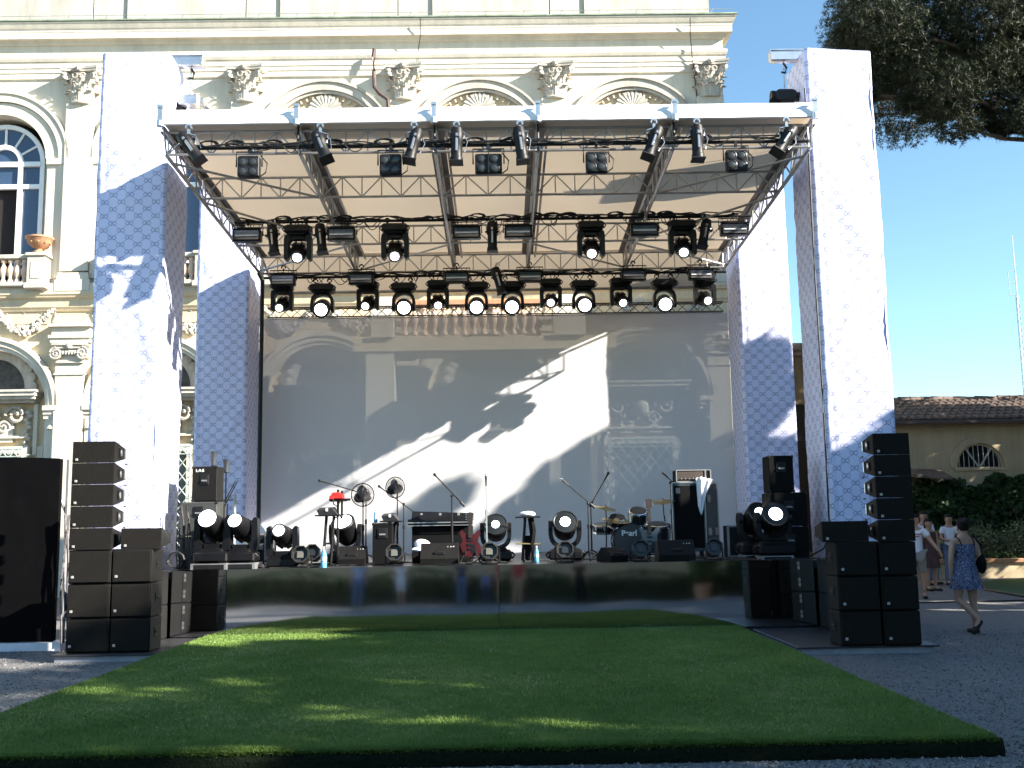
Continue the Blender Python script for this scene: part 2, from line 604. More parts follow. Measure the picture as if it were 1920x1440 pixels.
ZA = VZ(700, 141, 0.1)           # underside of the architrave
ztop = VZ(700, 36, 0.38)         # top of the cornice
ZW = 7.55
holed_wall('wall', [(XL, ZW), (XC, ZW), (XC, ztop - .3), (XL, ztop - .3)], [archloop(c, ZS if i_ < 2 else ZS + .22, R1 - .05 if i_ < 2 else 1.58, ZF + .02) for i_, c in enumerate(BAY)], 0.55, M_VILLA, villa)
holed_wall('lower_wall', [(XL, 0), (XC, 0), (XC, ZW), (XL, ZW)], [archloop(c, ZL, R2, 0.25) for c in BAY], 0.55, M_VILLA2, villa)
b = MB(); b.b2(XC - .02, 0.003, 0, XC + .0, 12, ztop - .3)
b.build('side_wall', M_VILLA, villa, smooth=0)
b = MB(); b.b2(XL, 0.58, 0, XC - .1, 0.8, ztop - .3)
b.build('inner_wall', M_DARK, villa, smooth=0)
# entablature
def zz(y, out): return VZ(700, y, out)
sweep('architrave', [(0.0, ZA), (0.05, ZA + .02), (0.05, zz(131, .05)), (0.07, zz(130, .07)), (0.07, zz(122, .07)), (0.09, zz(121, .09)), (0.09, zz(112, .09)),
                     (0.12, zz(109, .12)), (0.15, zz(103, .15)), (0.15, zz(99, .15)), (0.05, zz(98, .05))], M_VILLA)
sweep('frieze', [(0.04, zz(99, .05) - .02), (0.04, zz(76, .04) + .05)], M_VILLA)
sweep('cornice', [(0.04, zz(80, .04)), (0.10, zz(78, .1)), (0.13, zz(72, .13)), (0.15, zz(70, .15)), (0.27, zz(66, .27)), (0.27, zz(55, .27)), (0.28, zz(54, .28)), (0.28, zz(51, .28)), (0.31, zz(47, .31)),
                  (0.36, zz(38, .36)), (0.38, zz(36, .38)), (0.38, zz(34, .38)), (0.1, zz(33, .38) + .02)], M_VILLA)
zg = zz(34, .38)
M_COPPER = mat('weathered_copper', (0.22, 0.27, 0.20), 0.7, 0.2, var=0.4, scale=3)
sweep('gutter', [(0.35, zg + .012), (0.41, zg + .012), (0.41, zg + .05), (0.36, zg + .06), (0.2, zg + .065)], M_COPPER)
b = MB()
xs = XL
while xs < XC + .3:
    b.tube((xs, -.39, zg + .05), (xs + .06, -.41, zg + .17), .012, 5)
    xs += 1.03
b.tube((XL, -.40, zg + .15), (XC + .3, -.40, zg + .15), .008, 5)
b.build('lightning_wire', M_ALU, villa)
# attic
b = MB(); b.b2(XL, .15, zg + .02, XC - .25, 3, zg + 4)
b.build('attic_wall', M_STONE, villa, smooth=0)
for i in range(-3, 5):
    xa = -2.65 + i * 4.2
    if xa > XC - 1: break
    xb = min(xa + 4.17, XC - .26)
    b = MB(); b.bbox(((xa + xb) / 2, 0.09, zg + 1.3), (xb - xa, .12, 2.3), .012)
    p = b.build('attic_panel', M_STONE, villa, smooth=0)
    b = MB(); b.b2(xa + .95, -.03, zg + .16, xa + 1.5, .025, zg + 2.4)
    b.build('raised_strip', M_STONE, p, smooth=0)
# upper floor mouldings
zb = pY(100, 553, VY - .25).z
sweep('string_course', [(0.0, zb - .75), (0.04, zb - .73), (0.04, zb - .42), (0.08, zb - .40), (0.10, zb - .36), (0.14, zb - .30), (0.16, zb - .10), (0.23, zb - .06), (0.25, zb), (0.27, zb + .015), (0.27, zb + .05), (0.0, zb + .09)], M_VILLA2)
sweep('plinth_band', [(0.0, zb + .05), (0.22, zb + .06), (0.22, zb + .30), (0.18, zb + .34), (0.0, zb + .36)], M_VILLA)
zc = VZ(140, 642, .2)
for xa, xb in zip(PIL, PIL[1:]):
    pass
# lower frieze band between string course and lower capitals, in ochre
b = MB(); b.b2(XL, -.012, zc + .30, XC + .01, -.002, zb - .70)
b.build('frieze_band', M_VILLA2, villa, smooth=0)

# ---- capitals (one mesh each, shared)
def corinthian():
    b = MB()
    b.lathe([(.30, 0), (.32, .03), (.30, .06)], 20)                     # astragal
    b.lathe([(.27, .06), (.28, .5), (.36, .85)], 20)                    # bell
    ab = []
    for k in range(4):                                                   # concave abacus
        a0 = PI / 4 + k * PI / 2
        a1 = a0 + PI / 2
        A = Vector((math.cos(a0), math.sin(a0))) * .68
        B = Vector((math.cos(a1), math.sin(a1))) * .68
        for q in range(6):
            p = A.lerp(B, q / 6)
            s = math.sin(PI * q / 6)
            p = p - Vector(((A + B).normalized().x, (A + B).normalized().y)) * s * .10
            ab.append((p.x, p.y))
    b.prismz(ab, .86, .93); b.prismz([(x * 1.05, y * 1.05) for x, y in ab], .93, 1.0)
    def leaf(a, r0, z0, h, w, curl):
        old = b.M
        b.M = b.M @ rotM('Z', a)
        def fn(u, v):
            wid = w * (1 - .35 * v) * (1 + .18 * math.sin(v * 22))
            out = r0 + .05 * v + curl * max(0, v - .45) ** 2 * 2.6
            zq = z0 + h * (v - .9 * max(0, v - .75) ** 2 * 4)
            x = (u - .5) * 2
            return (out - .05 * x * x + .012 * math.cos(x * 16), x * wid, zq)
        b.grid(fn, 8, 9)
        b.M = old
    for k in range(8): leaf(k * PI / 4, .29, .05, .36, .125, .18)
    for k in range(8): leaf(k * PI / 4 + PI / 8, .28, .12, .55, .11, .24)
    for k in range(4):                                                   # volutes
        a = PI / 4 + k * PI / 2
        old = b.M; b.M = b.M @ rotM('Z', a)
        pts = []
        for i in range(26):
            t = i / 25 * 3.6 * PI
            r = .115 * (1 - i / 29)
            pts.append((.50 + r * math.cos(t + PI), 0, .76 + r * math.sin(t + PI) * .95))
        b.path(pts, .035, 5)
        b.path([(.30, 0, .45), (.34, 0, .66), (.44, 0, .80), (.52, 0, .86)], .04, 5)
        b.M = old
    for k in range(4):
        a = k * PI / 2
        b.ball((.46 * math.cos(a), .46 * math.sin(a), .93), (.09, .09, .085), 8)
        for sx in (-1, 1):
            old = b.M; b.M = b.M @ rotM('Z', a)
            pts = [(.40, sx * (.10 + .07 * math.cos(t)), .74 + .07 * math.sin(t)) for t in [i * .5 for i in range(13)]]
            b.path(pts, .022, 5)
            b.M = old
    return b.mesh('capital')
cap_me = corinthian(); cap_me.materials.append(M_STONE)
def ionic():
    b = MB()
    b.bbox((0, 0, .50), (.92, .40, .10), .02)
    b.bbox((0, 0, .41), (.80, .34, .06), .01)
    b.prism([(-.36, .22), (.36, .22), (.36, .36), (-.36, .36)], -.13, .1)
    for k in range(7): b.ball((-.24 + .08 * k, -.15, .27), (.035, .04, .06), 6)
    for sx in (-1, 1):
        pts = []
        for i in range(30):
            t = i / 29 * 4 * PI
            r = .175 * (1 - i / 32)
            pts.append((sx * (.34 + r * math.sin(t)), -.17, .25 + r * math.cos(t)))
        b.path(pts, .032, 5)
        b.tube((sx * .34, -.17, .25), (sx * .34, .12, .25), .15, 14)
    b.ball((0, -.16, .45), (.11, .07, .09), 8)
    b.bbox((0, 0, 0.02), (.72, .26, .05), .015)
    return b.mesh('capital')
ion_me = ionic(); ion_me.materials.append(M_STONE)
zcap1 = VZ(1040, 117, .25)
zcap0 = zcap1 - 1.0
for xp in PIL:
    b = MB()
    b.b2(xp - .37, -.17, ZF + .55, xp + .37, .05, zcap0 + .02)
    b.b2(xp - .42, -.21, ZF + .3, xp + .42, .05, ZF + .42)
    b.b2(xp - .40, -.19, ZF + .42, xp + .40, .05, ZF + .5)
    b.b2(xp - .46, -.24, ZF, xp + .46, .05, ZF + .3)
    pl = b.build('pilaster', M_VILLA, villa, smooth=0)
    c = put('capital', cap_me, pl, (xp, -.06, zcap0)); c.scale = (1.0, .74, 1.0)
    b = MB()
    b.b2(xp - .37, -.15, 0.6, xp + .37, .05, zc - .02); b.b2(xp - .45, -.2, 0, xp + .45, .05, .6)
    pl = b.build('lower_pilaster', M_VILLA, villa, smooth=0)
    put('capital', ion_me, pl, (xp, -.08, zc - .55))
    b = MB(); b.b2(xp - .52, -.20, zc, xp + .52, .02, zc + .12); b.b2(xp - .56, -.24, zc + .12, xp + .56, .02, zc + .2); b.b2(xp - .50, -.17, zc + .2, xp + .50, .02, zc + .42); b.b2(xp - .58, -.27, zc + .42, xp + .58, .02, zc + .5)
    b.build('impost_block', M_VILLA, villa, smooth=0)
    b = MB(); b.b2(xp - .40, -.18, zc - .85, xp + .40, .02, zc - .80)
    b.build('necking', M_VILLA, villa, smooth=0)

# ---- bay parts, shared by all bays
def shared(b, name, m, smooth=40):
    me = b.mesh(name, smooth); me.materials.append(m); return me
b = MB()
b.arc(0, 0, 1.62, 1.84, -.13, .02, n=32); b.arc(0, 0, 1.84, 1.90, -.17, .02, n=32); b.arc(0, 0, 1.34, 1.60, -.07, .02, n=32); b.arc(0, 0, 1.26, 1.33, -.10, .3, n=32)
arch_me = shared(b, 'archivolt', M_VILLA)
b = MB(); b.arc(0, 0, 1.64, 1.86, -.10, .02, n=36); b.arc(0, 0, 1.86, 1.92, -.15, .02, n=36); b.arc(0, 0, 1.56, 1.63, -.05, .3, n=36)
arch2_me = shared(b, 'archivolt', M_STONE)
jamb_me = []
for sx in (-1, 1):
    b = MB()
    x0, x1 = sorted((sx * 1.30, sx * 1.88)); b.b2(x0, -.13, -.16, x1, .02, .0)
    x0, x1 = sorted((sx * 1.62, sx * 1.84)); b.b2(x0, -.09, -3.3, x1, .02, -.155)
    x0, x1 = sorted((sx * 1.30, sx * 1.625)); b.b2(x0, -.05, -3.3, x1, .3, -.155)
    jamb_me.append(shared(b, 'jamb', M_VILLA, 0))
b = MB()
def shellfn(u, v):
    a = PI * (0.02 + .96 * u)
    lob = abs(math.sin(u * 11 * PI / 1.0))
    r = (.62 + .05 * lob) * v
    return (r * math.cos(a), -.05 - .16 * v * (1 - .55 * v) - .045 * lob * v, r * math.sin(a))
b.grid(shellfn, 88, 8)
b.ball((0, -.10, .03), (.12, .08, .10), 10)
shell_me = shared(b, 'shell', M_STONE)
b = MB()
for k in range(25):
    a = PI * (.06 + .88 * k / 24)
    M0 = b.M; b.M = T(1.47 * math.cos(a), .06, 1.47 * math.sin(a)) @ rotM('Y', -a)
    b.box((0, -.02, 0), (.10, .10, .05)); b.M = M0
dent_me = shared(b, 'dentil_ring', M_STONE, 0)
# window joinery: outer frame, mullions, fanlight bars
b = MB()
b.arc(0, 0, .98, 1.10, .22, .34, n=28)
b.arc(0, 0, .40, .52, .20, .33, n=20)
for sx in (-1, 1):
    x0, x1 = sorted((sx * .98, sx * 1.10)); b.b2(x0, .22, -3.6, x1, .34, 0)
    x0, x1 = sorted((sx * .40, sx * .52)); b.b2(x0, .20, -3.6, x1, .33, 0)
b.b2(-1.0, .19, -.10, 1.0, .335, 0.03); b.b2(-1.0, .21, -.72, 1.0, .33, -.60)
for k in range(1, 6):
    a = PI * k / 6
    b.tube((.48 * math.cos(a), .27, .48 * math.sin(a)), (1.0 * math.cos(a), .27, 1.0 * math.sin(a)), .035, 6)
b.b2(.5, .21, -2.85, 1.0, .33, -2.78); b.b2(-1.0, .21, -2.85, -.5, .33, -2.78)
frame_me = shared(b, 'window_frame', M_WFRAME, 30)
b = MB(); b.prism(archloop(0, 0, 1.05, -.04, 28), .29, .31)
fan_me = shared(b, 'pane', M_GLASS, 0)
b = MB(); b.b2(.46, .285, -3.6, 1.04, .305, -.05)
paneR_me = shared(b, 'pane', M_GLASS, 0)
b = MB(); b.b2(-1.04, .285, -3.6, -.46, .305, -.05)
paneL_me = shared(b, 'pane', M_GLASS, 0)
b = MB(); b.b2(-.46, .285, -.66, .46, .305, -.05)
paneC_me = shared(b, 'pane', M_GLASS, 0)
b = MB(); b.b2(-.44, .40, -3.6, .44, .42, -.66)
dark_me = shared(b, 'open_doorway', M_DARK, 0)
# balusters
b = MB(); b.lathe([(.075, 0), (.075, .05), (.05, .07), (.045, .12), (.085, .22), (.095, .30), (.07, .40), (.04, .48), (.05, .52), (.075, .54), (.075, .60)], 14)
bal_me = shared(b, 'baluster', M_TERRA if False else mat('baluster_stone', (0.62, 0.46, 0.34), 0.8, var=0.2, bump=0.2), 50)
def scroll(b, cx, cz, r, sx, y, th=.03, turns=1.6, n=22, a0=0):
    pts = []
    for i in range(n):
        t = a0 + i / (n - 1) * turns * 2 * PI
        q = r * (1 - .8 * i / (n - 1))
        pts.append((cx + sx * q * math.cos(t), y, cz + q * math.sin(t)))
    b.path(pts, th, 5)
# festoon relief: a garland hung from two ends, with ribbons
b = MB()
rr = random.Random(2)
for side in (-1, 1):
    for i in range(34):
        u = i / 33
        x = side * (.12 + 1.52 * u); z = .62 - 1.0 * math.sin(PI * u) * .62 - .02
        th = .055 + .075 * math.sin(PI * u)
        for q in range(3):
            b.ball((x + rr.uniform(-.05, .05), -.05 - rr.random() * .04, z + rr.uniform(-th, th)), (.055, .05, .055), 6)
    b.path([(side * 1.66, -.04, .60), (side * 1.70, -.05, .40), (side * 1.64, -.04, .22), (side * 1.69, -.04, .05)], .03, 5)
    for q in range(5):
        scroll(b, side * (.42 + .23 * q), .52 + .05 * (q % 2), .10, side * (-1) ** q, -.035, .018, 1.1, 12)
    b.lathe([(.02, 0), (.09, .01), (.09, .05), (.04, .07)], 12, T(side * .86, -.005, .60) @ rotM('X', PI / 2))
b.ball((0, -.06, .62), (.16, .09, .16), 10); scroll(b, -.12, .74, .12, -1, -.05, .035); scroll(b, .12, .74, .12, 1, -.05, .035)
fest_me = shared(b, 'festoon', M_STONE)
# lower arch
b = MB()
b.arc(0, 0, 1.62, 1.74, -.10, .03, n=32); b.arc(0, 0, 1.75, 1.86, -.15, .03, n=32); b.arc(0, 0, 1.52, 1.61, -.05, .45, n=32)
larch_me = shared(b, 'lower_archivolt', M_VILLA)
ljamb_me = []
for sx in (-1, 1):
    b = MB()
    for z0, z1, o in ((-.225, -.115, .12), (-.12, .0, .17), (-.34, -.22, .08)):
        x0, x1 = sorted((sx * 1.50, sx * (1.86))); b.b2(x0, -o, z0, x1, .4, z1)
    x0, x1 = sorted((sx * 1.63, sx * 1.80)); b.b2(x0, -.08, -4.6, x1, .02, -.33)
    b.lathe([(.12, 0), (.10, .05), (.05, .12), (.02, .2)], 8, T(sx * 1.71, -.05, -.60))
    x0, x1 = sorted((sx * 1.52, sx * 1.64)); b.b2(x0, -.03, -4.6, x1, .45, -.33)
    ljamb_me.append(shared(b, 'lower_jamb', M_VILLA, 0))
b = MB(); b.prism(archloop(0, 0, 1.58, -4.65, 28), .44, .50)
back_me = shared(b, 'recess_panel', M_VILLA2, 0)
b = MB()
for k in range(13):
    a = PI * (.02 + .96 * k / 12)
    b.lathe([(.06, -.05), (.15, .0), (.13, .07), (.05, .10)], 12, T(.98 * math.cos(a), .40, .42 + .98 * math.sin(a)) @ rotM('X', PI / 2))
b.arc(0, .42, .80, .92, .32, .44, n=24)
scal_me = shared(b, 'scalloped_arch', M_STONE)
b = MB(); b.prism([(x, z) for x, z in archloop(0, .42, .82, .40, 24)], .41, .43)
lun_me = shared(b, 'lunette', mat('lunette_dark', (0.05, 0.05, 0.045), 0.7, var=0.6, scale=9), 0)
b = MB()
for z0, z1, w, o in ((.10, .18, 1.22, -.05), (.18, .28, 1.26, -.12), (.28, .34, 1.30, -.16), (.02, .10, 1.16, .1)):
    b.b2(-w, o, z0, w, .44, z1)
lcor_me = shared(b, 'window_cornice', M_STONE, 0)
b = MB()
for sx in (-1, 1):
    x0, x1 = sorted((sx * .78, sx * 1.02)); b.b2(x0, .20, -4.5, x1, .44, -1.3)
    x0, x1 = sorted((sx * 1.08, sx * 1.18)); b.b2(x0, .30, -1.35, x1, .44, .0)
    x0, x1 = sorted((sx * 1.18, sx * 1.34)); b.b2(x0, .34, -1.9, x1, .44, -1.1)
    x0, x1 = sorted((sx * 1.18, sx * 1.26)); b.b2(x0, .34, -4.5, x1, .44, -1.9)
b.b2(-1.02, .20, -1.3, 1.02, .44, -1.12); b.b2(-.95, .25, -.9, .95, .44, -.84)
b.b2(-.55, .3, -1.0, -.2, .44, -.5); b.b2(.2, .3, -1.0, .55, .44, -.5)
lsur_me = shared(b, 'window_surround', M_VILLA, 0)
b = MB()
for sx in (-1, 1):
    scroll(b, sx * .62, -.30, .26, -sx, .26, .05, 1.5, 26)
    for q in range(10):
        b.ball((sx * (.95 + .05 * math.sin(q * 2.1)), .30, -.22 - .1 * q), (.09 - .004 * q, .09, .07), 7)
    scroll(b, sx * .30, -.62, .18, sx, .28, .04, 1.4)
b.ball((0, .25, -.35), (.22, .16, .26), 12)
orn_me = shared(b, 'scroll_ornament', M_STONE)
b = MB(); b.b2(-.78, .42, -4.5, .78, .435, -1.3)
lpane_me = shared(b, 'pane', mat('ground_floor_pane', (0.10, 0.115, 0.11), 0.3, var=0.5, scale=1.2), 0)
b = MB()
gz0, gz1, gw = -4.4, -1.20, .92
for k in range(-9, 12):
    for s in (-1, 1):
        # diagonal bars clipped to the grille's rectangle
        x0 = -gw; z0 = gz0 + k * .36 if s > 0 else gz0 + k * .36 + 2 * gw * 1.25
        x1 = gw; z1 = z0 + s * 2 * gw * 1.25
        def cl(x0, z0, x1, z1):
            t0, t1 = 0., 1.
            d = z1 - z0
            for lim, up in ((gz0, False), (gz1, True)):
                t = (lim - z0) / d
                if (d > 0) == up: t1 = min(t1, t)
                else: t0 = max(t0, t)
            return (t0, t1) if t1 > t0 + .02 else None
        c = cl(x0, z0, x1, z1)
        if c:
            P0 = (x0 + (x1 - x0) * c[0], .05, z0 + (z1 - z0) * c[0]); P1 = (x0 + (x1 - x0) * c[1], .05, z0 + (z1 - z0) * c[1])
            b.tube(P0, P1, .016, 5)
for sx in (-1, 1):
    b.tube((sx * gw, .05, gz0), (sx * gw, .05, gz1 + .05), .022, 6)
    for q in range(6): b.tube((sx * gw, .05, gz0 + .3 + q * .55), (sx * (gw + .2), .2, gz0 + .3 + q * .55), .012, 5)
b.tube((-gw, .05, gz1), (gw, .05, gz1), .02, 6); b.tube((-gw, .05, gz1 - .2), (gw, .05, gz1 - .2), .02, 6)
for q in range(9): scroll(b, -gw + .1 + q * .2, gz1 - .1, .085, (-1) ** q, .05, .012, 1.2, 12)
grille_me = shared(b, 'window_grille', mat('grille_iron', (0.38, 0.44, 0.40), 0.5, 0.3, var=0.2))
for i, c in enumerate(BAY):
    put('archivolt', arch_me if i < 2 else arch2_me, villa, (c, 0, ZS if i < 2 else ZS + .22)); [put('jamb', q_, villa, (c, 0, ZS)) for q_ in jamb_me]
    w = put('window_frame', frame_me, villa, (c, 0, ZS))
    put('pane', paneR_me, w); put('pane', paneL_me, w); put('pane', paneC_me, w); put('pane', fan_me, w)
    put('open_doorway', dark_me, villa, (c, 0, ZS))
    if i >= 2:
        put('dentil_ring', dent_me, villa, (c, 0, ZS + .22))['kind'] = 'stuff'; put('shell', shell_me, villa, (c, .10, ZS + 1.30)).scale = (.70, .70, .70)
        b = MB(); b.prism(archloop(0, 0, 1.58, .05, 24), .09, .20); b.b2(-1.58, .12, -3.85, -1.08, .2, .052); b.b2(1.08, .12, -3.85, 1.58, .2, .052)
        b.build('tympanum', M_VILLA2, villa, smooth=0, loc=(c, 0, ZS + .22))
    # balustrade of the bay
    bb = MB(); bb.bbox((c, -.26, ZF + .90), (3.0, .26, .12), .02)
    rail = bb.build('handrail', M_STONE, villa)
    bb = MB(); bb.bbox((c, -.26, ZF + .16), (3.0, .28, .12), .02)
    bb.build('balustrade_base', M_STONE, rail)
    nb = 11
    for k in range(nb):
        put('baluster', bal_me, rail, (c - .92 + 1.84 * k / (nb - 1), -.26, ZF + .23))
    for sx in (-1, 1):
        bb = MB(); bb.bbox((c + sx * 1.28, -.27, ZF + .5), (.46, .34, .80), .02); bb.bbox((c + sx * 1.28, -.27, ZF + .94), (.56, .42, .10), .02); bb.bbox((c + sx * 1.28, -.27, ZF + .1), (.56, .42, .16), .02)
        pd = bb.build('pedestal', M_STONE, rail)
        bb = MB(); bb.b2(c + sx * 1.28 - .12, -.455, ZF + .3, c + sx * 1.28 + .12, -.43, ZF + .75)
        bb.build('sunk_panel', M_VILLA, pd, smooth=0)
    put('festoon', fest_me, villa, (c, -.01, zc + .35))
    put('lower_archivolt', larch_me, villa, (c, 0, ZL)); [put('lower_jamb', q_, villa, (c, 0, ZL)) for q_ in ljamb_me]; put('recess_panel', back_me, villa, (c, 0, ZL))
    put('scalloped_arch', scal_me, villa, (c, 0, ZL + .10)); put('lunette', lun_me, villa, (c, 0, ZL + .10)); put('window_cornice', lcor_me, villa, (c, 0, ZL + .10))
    put('window_surround', lsur_me, villa, (c, 0, ZL + .10)); put('scroll_ornament', orn_me, villa, (c, 0, ZL + .10)); put('pane', lpane_me, villa, (c, 0, ZL + .10)); put('window_grille', grille_me, villa, (c, 0, ZL + .10))
# the projecting middle balcony, seen over the backdrop
by = -1.6
zb0 = pY(870, 632, VY + by).z
bb = MB(); bb.b2(-3.6, by - .15, zb0 - .35, 2.9, -.5, zb0 - .02)
balc = bb.build('middle_balcony', M_VILLA2, villa, smooth=0)
bb = MB(); bb.bbox((-.4, by, zb0 + .86), (4.9, .3, .16), .03); bb.build('handrail', M_TERRA, balc)
for k in range(14):
    o = put('baluster', bal_me, balc, (-2.35 + 3.2 * k / 13, by, zb0 + .06)); o.scale = (1.25, 1.25, 1.2)
for x0, x1 in ((-3.15, -2.6), (1.35, 2.15)):
    bb = MB(); bb.b2(x0, by - .25, zb0 - .02, x1, by + .25, zb0 + 1.0); bb.build('pedestal', M_VILLA, balc, smooth=0)
for x0, x1 in ((-3.3, -2.6), (1.5, 2.2)):
    bb = MB(); bb.b2(x0, by - .1, .0, x1, by + .5, zb0 - .35); bb.build('balcony_pier', M_VILLA, balc, smooth=0)
# rain pipe
M_PIPE = mat('rain_pipe', (0.10, 0.065, 0.055), 0.5, 0.3, var=0.3)
b = MB()
dp = [pY(x, y, VY - o) - Vector((0, VY, 0)) for x, y, o in ((702, 92, .30), (700, 108, .30), (701, 135, .30), (702, 163, .32), (712, 176, .32), (727, 186, .32), (729, 205, .32))]
b.path(dp + [Vector((dp[-1].x, dp[-1].y, 8.3))], .055, 8)
b.build('rain_pipe', M_PIPE, villa)
b = MB(); b.path([pY(x, y, VY - o) - Vector((0, VY, 0)) for x, y, o in ((788, 34, .43), (788, 70, .30), (784, 95, .08), (785, 120, .13), (790, 150, .03))], .012, 5)
b.path([pY(x, y, VY - o) - Vector((0, VY, 0)) for x, y, o in ((1294, 34, .43), (1294, 62, .32), (1298, 110, .16), (1302, 140, .04), (1309, 200, .04))], .014, 5)
b.build('wall_cable', M_CABLE, villa)
# stone bowl on the pedestal
u = thing('stone_urn', 'shallow terracotta bowl on the balustrade pedestal beside the arched window', 'urn', (-12.11, VY - .27, ZF + .99))
b = MB(); b.lathe([(.16, 0), (.16, .05), (.08, .09), (.08, .13), (.2, .19), (.30, .30), (.33, .38), (.36, .40), (.36, .44), (.30, .45)], 20)
bo = b.build('bowl', M_TERRA, u)
b = MB()
for k in range(10): b.ball((.285 * math.cos(k * PI / 5), .285 * math.sin(k * PI / 5), .28), .025, 6)
b.build('boss_ring', M_TERRA, bo)

# ================================================================ low building on the right
M_OCHRE = stucco_mat('ochre_plaster', (0.46, 0.37, 0.24), 0.3)
M_TILE = mat('roof_tile', (0.15, 0.11, 0.09), 0.85, var=0.5, scale=7, bump=0.4)
BY = 31.0
gb = thing('garden_building', 'low ochre building with a tiled roof and half-round window on the right', 'building', (0, BY, 0))
ze = pY(1760, 786, BY - .35).z
lc = pY(1838, 872, BY)
x0, x1 = 11.4, 26.0
holed_wall('wall', [(x0, 0), (x1, 0), (x1, ze), (x0, ze)], [[(lc.x + .72 * math.cos(PI * i / 20), lc.z - .06 + .72 * math.sin(PI * i / 20)) for i in range(21)]], .3, M_OCHRE, gb)
b = MB(); b.b2(x0, .003, 0, x0 + .02, 7, ze); b.build('side_wall', M_OCHRE, gb, smooth=0)
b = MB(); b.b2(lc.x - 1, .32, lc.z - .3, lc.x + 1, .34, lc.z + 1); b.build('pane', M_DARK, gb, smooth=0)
b = MB(); b.arc(lc.x, lc.z - .06, .72, .92, -.05, .02, n=24); b.arc(lc.x, lc.z - .06, .66, .73, .05, .14, n=24); b.b2(lc.x - .8, -.06, lc.z - .16, lc.x + .8, .2, lc.z - .06)
b.build('window_frame', M_OCHRE, gb)
b = MB()
for k in range(-4, 5):
    x = k * .15
    b.tube((lc.x + x, .08, lc.z - .06), (lc.x + x, .08, lc.z - .06 + math.sqrt(max(.01, .69 ** 2 - x * x))), .013, 5)
for sx in (-1, 1): b.tube((lc.x + sx * .03, .06, lc.z - .04), (lc.x + sx * .38, .06, lc.z + .5), .03, 5)
b.build('window_bar', mat('old_paint', (0.45, 0.45, 0.42), .6), gb)
zr = pY(1800, 749, BY + 2.4).z
rp = (BY + 2.4) - BY
rf = MB()
th = math.atan2(zr - ze, rp + .4)
b = MB(); b.hexa([(x0 - .3, -.42, ze - .08), (x1, -.42, ze - .08), (x1, rp, zr - .08), (x0 - .3, rp, zr - .08), (x0 - .3, -.42, ze - .03), (x1, -.42, ze - .03), (x1, rp, zr - .03), (x0 - .3, rp, zr - .03)])
roof = b.build('roof', M_TILE, gb, smooth=0)
b = MB()
pitch = .24
nrow = 7
rr = random.Random(5)
k = 0
x = x0 - .2
while x < x1 - 6:
    for r in range(nrow):
        u0, u1 = r / nrow, (r + 1.18) / nrow
        j = rr.uniform(-.02, .02)
        prev = None
        for (u, rad_) in ((u0, .088), (min(u1, 1.01), .068)):
            yq = -.42 + u * (rp + .42) + j; zq = ze - .03 + u * (zr - ze) + (.035 if u == u0 else .0)
            ring = [b.P((x + rad_ * 1.15 * math.cos(PI * q / 6), yq, zq + rad_ * math.sin(PI * q / 6) + rr.uniform(-.004, .004))) for q in range(7)]
            if prev:
                for q in range(6): b.face((prev[q], prev[q + 1], ring[q + 1], ring[q]))
            else:
                b.face(ring)
            prev = ring
    x += pitch
t = b.build('roof_tiles', M_TILE, roof); t['kind'] = 'stuff'
b = MB()
prev = None
for y_, r_ in ((-.2, .13), (.22, .115)):
    ring = [b.P((y_, r_ * math.cos(PI * q / 8) , r_ * math.sin(PI * q / 8))) for q in range(9)]
    if prev:
        for q in range(8): b.face((prev[q], prev[q + 1], ring[q + 1], ring[q]))
    else: b.face(ring)
    prev = ring
b.face(prev)
rt_me = shared(b, 'ridge_tile', M_TILE)
x = x0
while x < 20:
    o = put('ridge_tile', rt_me, roof, (x, rp, zr - .02 + rr.uniform(-.015, .015))); x += .36
b = MB(); b.tube((x0 - .3, -.47, ze - .12), (x1, -.47, ze - .12), .06, 8); b.build('gutter', M_PIPE, gb)
# a lean-to canopy at the left end of the wall
b = MB()
p = pY(1725, 890, BY - .8); b.hexa([(p.x - .9, -.9, p.z - .02), (p.x + .9, -.9, p.z - .16), (p.x + .9, 0, p.z + .1), (p.x - .9, 0, p.z + .2), (p.x - .9, -.9, p.z + .06), (p.x + .9, -.9, p.z - .08), (p.x + .9, 0, p.z + .18), (p.x - .9, 0, p.z + .28)])
b.build('door_canopy', M_TILE, gb, smooth=0)

# taller wing, a sliver between the towers
w = thing('ochre_wing', 'tall ochre building sliver seen between the two right fabric towers', 'building', (0, 38, 0))
M_OCHRE_SHADE = stucco_mat('shaded_ochre_plaster', (0.17, 0.125, 0.075), 0.3)  # ochre plaster with the wing's shade painted in as a darker brown
b = MB(); b.b2(4, 0, 0, 13.6, 8, 7.9); b.build('wall', M_OCHRE_SHADE, w, smooth=0)
b = MB(); b.b2(3.7, -.35, 7.9, 13.8, 8.3, 8.15); b.b2(3.8, -.2, 7.72, 13.7, 0, 7.9); b.build('eaves', M_TILE, w, smooth=0)
b = MB(); b.arc(11.1, 4.6, 1.3, 1.55, -.08, .02, n=20); b.b2(9.5, -.05, 0, 9.75, .02, 4.6); b.build('arch_trim', M_OCHRE_SHADE, w)
b = MB(); b.prism(archloop(11.1, 4.6, 1.28, .5, 20), -.015, -.005); b.build('doorway', M_DARK, w, smooth=0)

